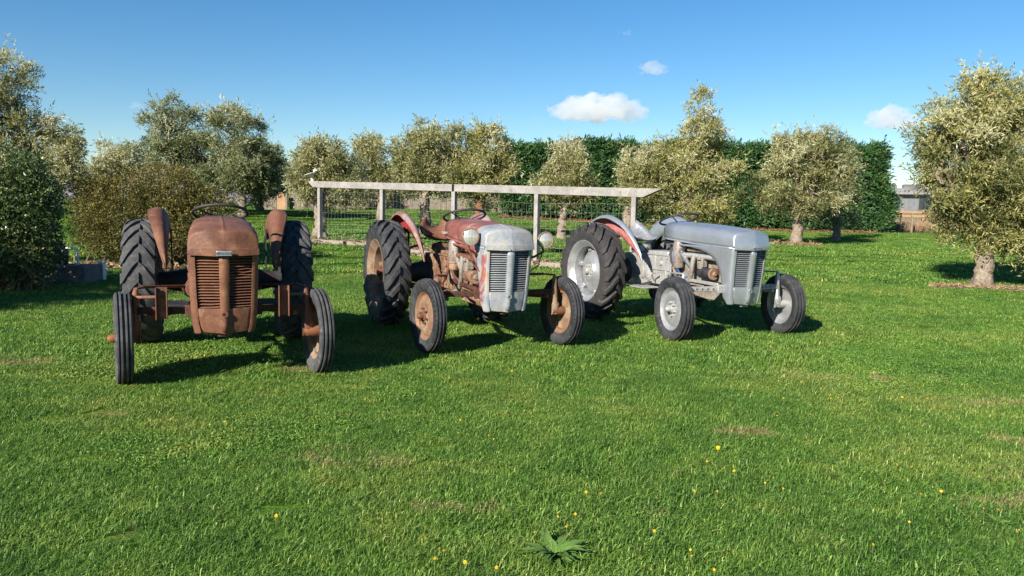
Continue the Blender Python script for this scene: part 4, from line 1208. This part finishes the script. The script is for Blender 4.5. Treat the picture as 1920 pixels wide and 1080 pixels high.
straw('trunk_litter', 'dry tan litter heaped round the foot of the large right olive tree', [(tg.x - .95, 14.55), (tg.x - .5, 14.2), (tg.x - .1, 14.35), (tg.x + .1, 14.0), (tg.x + .5, 13.7)], .55, 4200, 3, .10, .035, mat='litter')
for nm, u, d_, w_, lab in (('trunk_litter', 797, 25.8, .9, 'dry tan litter round the pale trunk between the fence posts'), ('trunk_litter', 1490, 26.7, 1.3, 'dry tan litter round the leaning trunk near the hedge end'), ('bush_litter', 300, 14.6, 2.6, 'dry twig litter under the brown bush')):
    p = at(u, 480, d_); straw(nm, lab, [(p.x - w_ * .6, d_), (p.x + w_ * .6, d_)], .45, 1600, 5 + int(u), .22, .05, mat='litter')

# ------------------------------------------------------------------ far things: hills, house, rails, boards
hm, hnt, hbs = newmat('hill_scrub')
hbs.inputs['Roughness'].default_value = 1
hnt.links.new(ramp(hnt, noise(hnt, coords(hnt), .006, 6), [(.35, (.14, .13, .15)), (.65, (.24, .21, .21))]), hbs.inputs['Base Color'])
rows = []
for j, (yy, hh) in enumerate(((1500, 0), (1750, .5), (2100, 1), (2500, .2))):
    r = []
    for x in np.linspace(-2200, -300, 60):
        e = max(0, 1 - abs((x + 1250) / 950) ** 2.2)
        r.append((x, yy, -2 + hh * e * (112 + 22 * math.sin(x * .012) + 16 * math.sin(x * .031 + j) + 8 * math.sin(x * .083))))
    rows.append(r)
tag(MB().grid(rows).build('hills', hm, None, 60), 'low grey-purple hills beyond the grove on the left', None, kind='structure')

hy = 82
ha = at(1655, 400, hy)
house = tag(empty('house', (ha.x, hy, ztf(ha.x, hy))), 'grey boarded house partly hidden behind the right olive tree', 'house')
hz = at(1690, 400, hy).z - ztf(ha.x, hy)
HW, HHt = 15.0, 2.15
wl = MB().box((HW / 2, 3, hz + HHt / 2 - .4), (HW, 6, HHt + .8)).build('wall', M['house_wall'], house, 30)
for k in range(30): MB().box((.25 + k * .5, -.012, hz + HHt / 2), (.035, .03, HHt)).build('batten', M['house_wall'], wl, 30)
rf = MB()
rf.add([(-.5, -.6, hz + HHt), (HW + .5, -.6, hz + HHt), (HW + .5, 3, hz + HHt + 1.0), (-.5, 3, hz + HHt + 1.0), (-.5, 6.6, hz + HHt), (HW + .5, 6.6, hz + HHt), (-.5, -.6, hz + HHt - .18), (HW + .5, -.6, hz + HHt - .18)],
       [(0, 1, 2, 3), (3, 2, 5, 4), (6, 7, 1, 0)])
rfo = rf.build('roof', M['roof'], house, 30, solid=.08)
MB().lathe([(0, 0), (.25, 0), (.25, .5), (.35, .5), (.35, .6), (0, .75)], (2.4, 1.6, hz + HHt + .4), (0, 0, 1), 16).build('roof_vent', M['pvc'], rfo, 40)
for wx, ww, wh, wz in ((1.25, 1.1, 1.5, .15), (4.4, 1.4, 1.3, .35), (8.5, 1.6, 1.2, .5)):
    fr = MB()
    for e in (-1, 1): fr.box((wx + e * ww / 2, -.03, hz + wz + wh / 2), (.09, .08, wh + .09))
    for e in (0, 1): fr.box((wx, -.032, hz + wz + wh * e), (ww, .08, .09))
    f_ = fr.build('window', M['roof'], house, 30)
    MB().box((wx, -.012, hz + wz + wh / 2), (ww - .1, .03, wh - .1)).build('pane', M['window'], f_, 30)

ry = 60
ra = at(1640, 400, ry); rb = at(1960, 400, ry)
rf_ = tag(empty('rail_fence', (ra.x, ry, 0)), 'new orange timber rail fence in front of the grey house', 'fence')
for v_ in (396.5, 404):
    z0, z1 = at(1640, v_, ry).z, at(1960, v_ + 5, ry).z
    MB().bar((0, 0, z0), (rb.x - ra.x, 0, z1), .05, .15).build('rail', M['new_timber'], rf_, 30)
for k in range(8):
    x = (rb.x - ra.x) * (k + .3) / 8; g = ztf(ra.x + x, ry); tz = at(1640 + 40 * k, 394, ry).z
    MB().box((x, .08, (g + tz) / 2), (.12, .1, tz - g + .1)).build('post', M['new_timber'], rf_, 30)
for k, u in enumerate((1659, 1690, 1711)):
    p = at(u, 400, 45.5); g = ztf(p.x, 45.5)
    s = MB().box((p.x, 45.5, g + .55), (.09, .09, 1.2)).build('paddock_post', M['bark'], None, 30)
    tag(s, ['dark paddock post beside the hedge end', 'dark paddock post in the middle of the dry grass gap', 'dark paddock post nearest the right olive tree'][k], 'post', 'paddock posts')
# rank dry grass at the paddock edge
rngp = np.random.default_rng(8)
n = 9000
PX = rngp.uniform(at(1600, 400, 47).x, at(2000, 400, 47).x, n); PY = rngp.uniform(46.0, 58, n)
P = np.stack([PX, PY, zt(PX, PY)], 1)
V, F, T = sprigs(P, nrm(rngp.normal(0, .3, (n, 3)) + np.array([0, 0, 1])), rngp, 3, .1, (.55, .03), .25, .6)
tag(new_obj('dry_grass', tri_mesh('dry_grass', V, F, T, M['litter'])), 'tall straw-coloured grass of the paddock at the right', None, kind='stuff')

by = 44
bf = tag(empty('board_fence', (at(480, 400, by).x, by, 0)), 'weathered board fence at the back of the grove on the left', 'fence')
x0 = at(480, 400, by).x
for k in range(46):
    x = k * .32; u = 480 + x / by * FPX
    tz = at(u, 362 if u < 560 else 372, by).z; g = ztf(x0 + x, by)
    if 505 + 14 < u < 505 + 36: continue
    MB().box((x + .15, 0, (g + tz) / 2), (.30, .03, tz - g)).build('board', M['fence_board'], bf, 30)
gx_ = at(519, 400, by - .4).x
gt = tag(empty('arched_gate', (gx_, by - .4, ztf(gx_, by - .4))), 'small bright orange timber gate with an arched top, far back', 'gate')
gz = at(528, 360, by - .4).z - ztf(gx_, by - .4)
wd = 16 / FPX * by
poly = [(0, 0), (wd, 0), (wd, gz * .72)] + [(wd / 2 + wd / 2 * math.cos(t), gz * .72 + gz * .28 * math.sin(t)) for t in np.linspace(.2, math.pi - .2, 8)] + [(0, gz * .72)]
MB().prism(poly, lambda x, z: (x, 0, z), (0, .06, 0)).build('gate_leaf', M['new_timber'], gt, 30)
for e in (-.06, wd + .06): MB().box((e, .03, gz * .45), (.11, .11, gz * .9)).build('gate_post', M['fence_board'], gt, 30)

# ------------------------------------------------------------------ pump and pipes in the shade on the left
py = 12.6
pc = at(132, 530, py); pz = ztf(pc.x, py)
k = py / FPX
slab = MB().box((0, 0, .14), (.80, .55, .32)).build('concrete_slab', M['concrete'], None, 30, bevel=.015)
slab.location = (pc.x, py, pz)
tag(slab, 'low concrete block under the pump beside the dark shrub', 'concrete block')
tp = pz + .30
pump = tag(empty('water_pump', (pc.x - .27, py, tp)), 'dark water pump with a domed tank on the concrete block', 'pump')
MB().lathe([(0, 0), (.10, 0), (.13, .03), (.13, .10), (.16, .16), (.155, .26), (.10, .33), (0, .35)], (0, .05, .01), (0, 0, 1), 26).build('tank', M['black_plastic'], pump, 45)
MB().lathe([(0, 0), (.07, 0), (.085, .02), (.085, .05), (.03, .08), (0, .08)], (.0, -.10, .10), (0, -1, 0), 20).build('motor', M['dark_metal'], pump, 45)
MB().tube([(.0, .05, .30), (.10, .05, .34), (.17, .03, .28), (.20, .02, .20)], .035, 10).build('outlet', M['black_plastic'], pump, 45)
fc = MB().lathe([(0, 0), (.050, 0), (.055, .02), (.055, .18), (.065, .19), (.065, .23), (.04, .26), (0, .26)], (0, 0, 0), (0, 0, 1), 22).build('filter_housing', M['black_plastic'], None, 45)
fc.location = (pc.x - .07, py - .02, tp + .002); tag(fc, 'black cylindrical filter housing standing next to the pump', 'filter')
pp = MB().tube([(-.16, 0, .265), (0, 0, .265), (.012, 0, .262), (.018, 0, .25), (.025, 0, .12), (.030, 0, -.0)], .020, 12).build('pvc_pipe', M['pvc'], None, 50)
pp.location = (pc.x + .12, py - .02, tp + .002); tag(pp, 'white plastic elbow pipe on the concrete block', 'pipe')
st = MB().box((0, 0, .15), (.09, .09, .30)).box((0, 0, .32), (.11, .11, .035)).build('stub_post', M['pvc'], None, 30, bevel=.006)
st.location = (pc.x + .36, py + .32, ztf(pc.x + .36, py + .32)); tag(st, 'short white-capped post right of the pump pipe', 'post')
for i, (u, w) in enumerate(((186, .13), (196, .09))):
    rngs = np.random.default_rng(70 + i)
    bm = bmesh.new(); bmesh.ops.create_icosphere(bm, subdivisions=3, radius=1)
    for v in bm.verts:
        v.co *= 1 + .18 * math.sin(v.co.x * 3 + i) * math.cos(v.co.y * 4) + .1 * math.sin(v.co.z * 6 + v.co.x * 5); v.co = Vector((v.co.x * w, v.co.y * w * .8, v.co.z * w * .6))
    me = bpy.data.meshes.new('stone'); bm.to_mesh(me); bm.free(); me.materials.append(M['stone'])
    me.polygons.foreach_set('use_smooth', [True] * len(me.polygons))
    p = at(u, 490, 13.6 + .15 * i); o = new_obj('stone', me); o.location = (p.x, p.y, ztf(p.x, p.y) + w * .4)
    tag(o, ['larger pale stone beside the white-capped post', 'smaller pale stone at the edge of the brown bush'][i], 'stone')

# ------------------------------------------------------------------ clouds
cm = bpy.data.materials.new('cloud_mist'); cm.use_nodes = True
cnt = cm.node_tree
cnt.nodes.remove(cnt.nodes['Principled BSDF'])
pv = cnt.nodes.new('ShaderNodeVolumePrincipled'); pv.inputs['Color'].default_value = (.98, .98, .985, 1); pv.inputs['Density'].default_value = .034
pv.inputs['Anisotropy'].default_value = .2
cnt.links.new(pv.outputs[0], cnt.nodes['Material Output'].inputs['Volume'])
def cloud(label, u, v, ru, rv, seed, depth=1000, n=40, dens=1):
    rng = np.random.default_rng(seed)
    k = depth / FPX
    c = at(u, v, depth)
    bm = bmesh.new()
    for i in range(n):
        x = rng.uniform(-1, 1)
        env = math.sqrt(max(.03, 1 - x * x))
        r = rng.uniform(.20, .46) * env * rv * k
        z = rng.uniform(-.62, .92 * env) * rv * k * .72
        if z < -.35 * rv * k: r *= .7
        m = Matrix.Translation((x * (ru * k - r), rng.uniform(-.5, .5) * ru * k * env * .6, z)) @ Matrix.Diagonal((1.5, 1.3, 1, 1))
        bmesh.ops.create_icosphere(bm, subdivisions=2, radius=max(r, 1.0), matrix=m)
    me = bpy.data.meshes.new('cloud'); bm.to_mesh(me); bm.free()
    mat = cm if dens == 1 else cm.copy()
    if dens != 1: mat.node_tree.nodes['Principled Volume'].inputs['Density'].default_value = .028 * dens
    me.materials.append(mat)
    o = new_obj('cloud', me); o.location = c
    md = o.modifiers.new('merge', 'REMESH'); md.mode = 'VOXEL'; md.voxel_size = max(.8, rv * k / 14)
    tx_ = bpy.data.textures.new('puff', 'CLOUDS'); tx_.noise_scale = rv * k * .42; tx_.noise_depth = 4
    dm = o.modifiers.new('billow', 'DISPLACE'); dm.texture = tx_; dm.strength = rv * k * .45; dm.mid_level = .5
    return tag(o, label, 'cloud', 'small fair-weather clouds')
cloud('largest white cloud with a flat grey base above the hedge', 1122, 207, 100, 33, 1, n=130)
cloud('small round white cloud above and right of the largest cloud', 1225, 131, 30, 20, 2, n=26)
cloud('white cloud beside the crown of the large right olive tree', 1672, 224, 54, 29, 3, n=60, dens=1.6)
cloud('thin pinkish cloud wisp above the dark left trees', 255, 199, 22, 8, 4, n=18, dens=1.3)
cloud('low white cloud wisp above the hills on the left', 187, 267, 22, 9, 5, n=18, dens=1.8)
cloud('faint cloud wisp left of the largest cloud', 1004, 223, 20, 8, 6, n=16, dens=.7)
cloud('faint cloud wisp highest in the sky', 1176, 62, 15, 7, 7, n=14, dens=.8)

# ------------------------------------------------------------------ grass
def blade_patch(name, size, n, h, w, seed, stalk=.03):
    rng = np.random.default_rng(seed)
    P = np.zeros((n, 3)); P[:, :2] = rng.uniform(-size / 2, size / 2, (n, 2))
    cl = vnoise(P * np.array([1, 1, 0]), 9 / size * .4, seed)
    ang = rng.uniform(0, 2 * math.pi, n)
    H = h * np.clip(rng.normal(1, .28, n), .35, 1.9) * (.75 + .5 * cl)
    st = rng.uniform(0, 1, n) < stalk; H[st] *= 1.5
    lean = rng.normal(0, 1.05, n)[:, None] * np.stack([np.cos(ang + 1.2), np.sin(ang + 1.2), 0 * ang], 1)
    side = np.stack([np.cos(ang), np.sin(ang), 0 * ang], 1) * (w * rng.uniform(.6, 1.3, n))[:, None] / 2
    up = np.array([0, 0, 1.0])
    mid = P + (lean * .32 + up * .62) * H[:, None]
    tip = P + (lean * 1.0 + up * rng.uniform(.55, 1.0, (n, 1))) * H[:, None]
    V = np.stack([P - side, P + side, mid - side * .8, mid + side * .8, tip], 1).reshape(-1, 3)
    o = np.arange(n)[:, None] * 5
    F = np.concatenate([o + [0, 1, 3], o + [0, 3, 2], o + [2, 3, 4]], 1).reshape(-1, 3)
    t = np.clip(rng.normal(.48, .2, n), 0, .88); dry_ = rng.uniform(0, 1, n) < .075; t[dry_] = rng.uniform(.9, 1, dry_.sum())
    T = np.repeat(t, 5)
    return bpy.data.objects.new(name, tri_mesh(name, V, F, T, M['grass']))

def scatter(name, label, sources, pts, rotz, scl, kinds):
    src = bpy.data.collections.new(name + '_tufts')
    for s in sources: src.objects.link(s)
    me = bpy.data.meshes.new(name)
    me.vertices.add(len(pts)); me.vertices.foreach_set('co', np.asarray(pts, np.float32).ravel())
    a = me.attributes.new('turn', 'FLOAT_VECTOR', 'POINT'); r3 = np.zeros((len(pts), 3), np.float32); r3[:, 2] = rotz; a.data.foreach_set('vector', r3.ravel())
    a = me.attributes.new('size', 'FLOAT', 'POINT'); a.data.foreach_set('value', np.asarray(scl, np.float32))
    a = me.attributes.new('which', 'INT', 'POINT'); a.data.foreach_set('value', np.asarray(kinds, np.int32))
    o = new_obj(name, me)
    ng = bpy.data.node_groups.new(name, 'GeometryNodeTree')
    ng.interface.new_socket('Geometry', in_out='INPUT', socket_type='NodeSocketGeometry')
    ng.interface.new_socket('Geometry', in_out='OUTPUT', socket_type='NodeSocketGeometry')
    gi, go = ng.nodes.new('NodeGroupInput'), ng.nodes.new('NodeGroupOutput')
    ci = ng.nodes.new('GeometryNodeCollectionInfo'); ci.inputs[0].default_value = src; ci.inputs['Separate Children'].default_value = True; ci.inputs['Reset Children'].default_value = True
    ip = ng.nodes.new('GeometryNodeInstanceOnPoints'); ip.inputs['Pick Instance'].default_value = True
    def na(n_, t_):
        q = ng.nodes.new('GeometryNodeInputNamedAttribute'); q.data_type = t_; q.inputs[0].default_value = n_; return q.outputs[0]
    ng.links.new(gi.outputs[0], ip.inputs['Points']); ng.links.new(ci.outputs[0], ip.inputs['Instance'])
    ng.links.new(na('which', 'INT'), ip.inputs['Instance Index']); ng.links.new(na('turn', 'FLOAT_VECTOR'), ip.inputs['Rotation']); ng.links.new(na('size', 'FLOAT'), ip.inputs['Scale'])
    ng.links.new(ip.outputs[0], go.inputs[0])
    o.modifiers.new('tufts', 'NODES').node_group = ng
    return tag(o, label, None, kind='stuff')

rngg = np.random.default_rng(99)
def zone(y0, y1, step, margin, slope=.72):
    pts = []
    y = y0
    while y < y1:
        hw = y * slope + margin
        xs = np.arange(-hw, hw, step)
        pts.append(np.stack([xs + rngg.uniform(-.25, .25, len(xs)) * step, np.full(len(xs), y) + rngg.uniform(-.25, .25, len(xs)) * step], 1))
        y += step
    return np.concatenate(pts)
near = zone(1.6, 6.2, .30, 1.0); mid_ = zone(6.2, 15.5, .42, 1.6); far_ = zone(15.5, 46, 1.1, 3)
allp, src_n, sizes = [], [], []
srcs = [blade_patch('tuft_near', .42, 2100, .027, .0036, 200 + i) for i in range(5)] + [blade_patch('tuft_mid', .58, 1300, .032, .0060, 300 + i) for i in range(4)] + [blade_patch('tuft_wide', 1.5, 1800, .048, .017, 400 + i) for i in range(3)]
def clover_patch(name, size, n, seed):
    rng = np.random.default_rng(seed)
    P = np.zeros((n, 3)); P[:, :2] = rng.normal(0, size * .3, (n, 2)); P[:, 2] = rng.uniform(.006, .030, n)
    V, F, T = sprigs(P, nrm(rng.normal(0, .8, (n, 3)) + np.array([0, 0, .9])), rng, 3, .004, (.013, .011), 1.2, .50, .15, 0)
    return bpy.data.objects.new(name, tri_mesh(name, V, F, T, M['grass']))
srcs += [clover_patch('clover', .40, 700, 500 + i) for i in range(2)]
for i, s in enumerate(srcs): s.name = 'tuft_%02d' % i
for pts, lo, hi in ((near, 0, 5), (mid_, 5, 9), (far_, 9, 12)):
    allp.append(pts); src_n.append(rngg.integers(lo, hi, len(pts)))
cl = zone(3.4, 9, .40, 1.0)
cl = cl[vnoise(np.c_[cl, cl[:, 0] * 0], 1.1, 31) > .58]
allp.append(cl); src_n.append(rngg.integers(12, 14, len(cl)))
PT = np.concatenate(allp); KN = np.concatenate(src_n)
keep = ~((PT[:, 1] > 41.5) & (PT[:, 0] > 16))
PT, KN = PT[keep], KN[keep]
sz = np.clip(.82 + .75 * (vnoise(np.c_[PT, PT[:, 0] * 0], 1.3, 77) - .35) + rngg.normal(0, .08, len(PT)), .86, 1.4)
scatter('grass', 'green lawn grass with dry patches', srcs, np.c_[PT, zt(PT[:, 0], PT[:, 1])], rngg.uniform(0, 6.28, len(PT)), sz, KN)

# ------------------------------------------------------------------ small plants of the lawn
def ground_at(u, v, z=0):
    a, b = at(u, v, 1), Vector((0, 0, CAM_H))
    d = a - b
    return b + d * ((z - CAM_H) / d.z)
def rosette(u, v, size, n, seed, label):
    rng = np.random.default_rng(seed)
    p = ground_at(u, v, .02); p.z = ztf(p.x, p.y)
    root = tag(empty('broadleaf_weed', p), label, 'weed', 'broadleaf weeds in the lawn')
    for i in range(n):
        a = 2.4 * i + rng.normal(0, .25); L = size * rng.uniform(.55, 1.3); el = rng.uniform(.15, .95)
        d = Vector((math.cos(a), math.sin(a), 0)); s = Vector((-d.y, d.x, 0))
        rows, T = [], []
        for t in np.linspace(0, 1, 7):
            w = L * .088 * (.3 + math.sin(math.pi * min(1, t * .95 + .06)) ** .8) * (1 - t ** 5)
            c = d * (L * t * math.cos(el * (1 - .5 * t))) + Vector((0, 0, L * (t * math.sin(el) - .55 * t * t * math.sin(el)) + .012))
            c = c + s * (L * .10 * math.sin(t * 3 + i * 1.7)); w *= 1 + .18 * math.sin(t * 17 + i)
            rows.append([c - s * w + Vector((0, 0, w * .3)), c, c + s * w + Vector((0, 0, w * (.2 + .4 * (i % 2))))])
        m = MB().grid(rows)
        o = m.build('leaf', M['weed_leaf'], root, 60)
        at_ = o.data.attributes.new('tint', 'FLOAT', 'POINT'); at_.data.foreach_set('value', np.full(len(o.data.vertices), rng.uniform(0, 1), np.float32))
rosette(1040, 1036, .125, 54, 1, 'large broadleaf weed at the bottom edge of the lawn')
rosette(1868, 985, .075, 20, 2, 'broadleaf weed under two yellow flowers near the right edge')

def flower_mesh():
    rng = np.random.default_rng(5)
    V, F = [], []
    for ring_, (n, L, z) in enumerate(((15, .016, .0), (12, .012, .004), (8, .007, .007))):
        for i in range(n):
            a = 2 * math.pi * i / n + ring_ * .2
            d = np.array([math.cos(a), math.sin(a), 0]); s = np.array([-d[1], d[0], 0]) * .0028
            b = np.array([0, 0, z])
            o = len(V)
            V += [b - s * .5, b + s * .5, b + d * L + s + [0, 0, .004], b + d * L - s + [0, 0, .004]]
            F.append((o, o + 1, o + 2, o + 3))
    return tri_mesh('flower_head', np.array(V), np.array(F), rng.uniform(0, 1, len(V)), M['petal'])
FLM = flower_mesh()
STM = MB().tube([(0, 0, 0), (.004, .002, .03), (0, 0, .062)], .0016, 5).mesh('stem', M['stem'], 60)
PXF = [(1346, 837), (1326, 861), (1377, 878), (1302, 914), (1345, 915), (1469, 911), (1435, 900), (1659, 899), (1726, 926), (1765, 921), (1806, 893), (1681, 869), (1844, 955), (1871, 958), (1910, 997), (1705, 979), (1637, 1021),
       (1062, 982), (1079, 958), (1046, 963), (1227, 990), (1094, 899), (1099, 918), (1126, 920), (1295, 1026), (1297, 1038), (1339, 1065), (1205, 731), (1225, 741), (1380, 717), (1507, 720), (1539, 731), (1469, 748), (1558, 749), (1571, 748),
       (1601, 743), (1692, 745), (1739, 747), (1815, 740), (1791, 718), (1457, 780), (422, 786), (518, 967), (816, 1045), (832, 1029), (872, 1051), (931, 1061), (796, 1006), (916, 818), (926, 825), (859, 814), (863, 788),
       (790, 702), (1180, 700), (960, 692), (1010, 664), (1070, 668), (885, 690), (1300, 690), (1640, 690), (342, 656)]
def ORD(n):
    one = 'first second third fourth fifth sixth seventh eighth ninth tenth eleventh twelfth thirteenth fourteenth fifteenth sixteenth seventeenth eighteenth nineteenth'.split()
    if n < 20: return one[n - 1]
    t, u_ = divmod(n, 10)
    return (['twentieth', 'thirtieth', 'fortieth', 'fiftieth'][t - 2] if u_ == 0 else ['twenty', 'thirty', 'forty', 'fifty'][t - 2] + '-' + one[u_ - 1])
rngf = np.random.default_rng(12)
for i, (u, v) in enumerate(PXF):
    p = ground_at(u, v, .066); g = ztf(p.x, p.y)
    e = empty('dandelion', (p.x, p.y, g))
    far_y = p.y > 5
    row_ = [q for q in PXF if (ground_at(*q, .066).y > 5) == far_y]
    nth = ORD(sorted(row_).index((u, v)) + 1)
    tag(e, '%s from the left of the %s' % (nth, 'small yellow dandelions far back near the tractors' if far_y else 'yellow dandelions in the near lawn'), 'flower', 'dandelions far back in the lawn' if far_y else 'dandelions in the near lawn')
    s = rngf.uniform(.26, .46) if (u, v) != (1346, 837) else .7
    st_ = new_obj('stem', STM, e); st_.rotation_euler = (0, 0, rngf.uniform(0, 6))
    h_ = new_obj('flower_head', FLM, e); h_.location = (0, 0, .062); h_.scale = (s,) * 3; h_.rotation_euler = (rngf.uniform(.2, .9), rngf.normal(0, .3), rngf.uniform(-.5, .5))
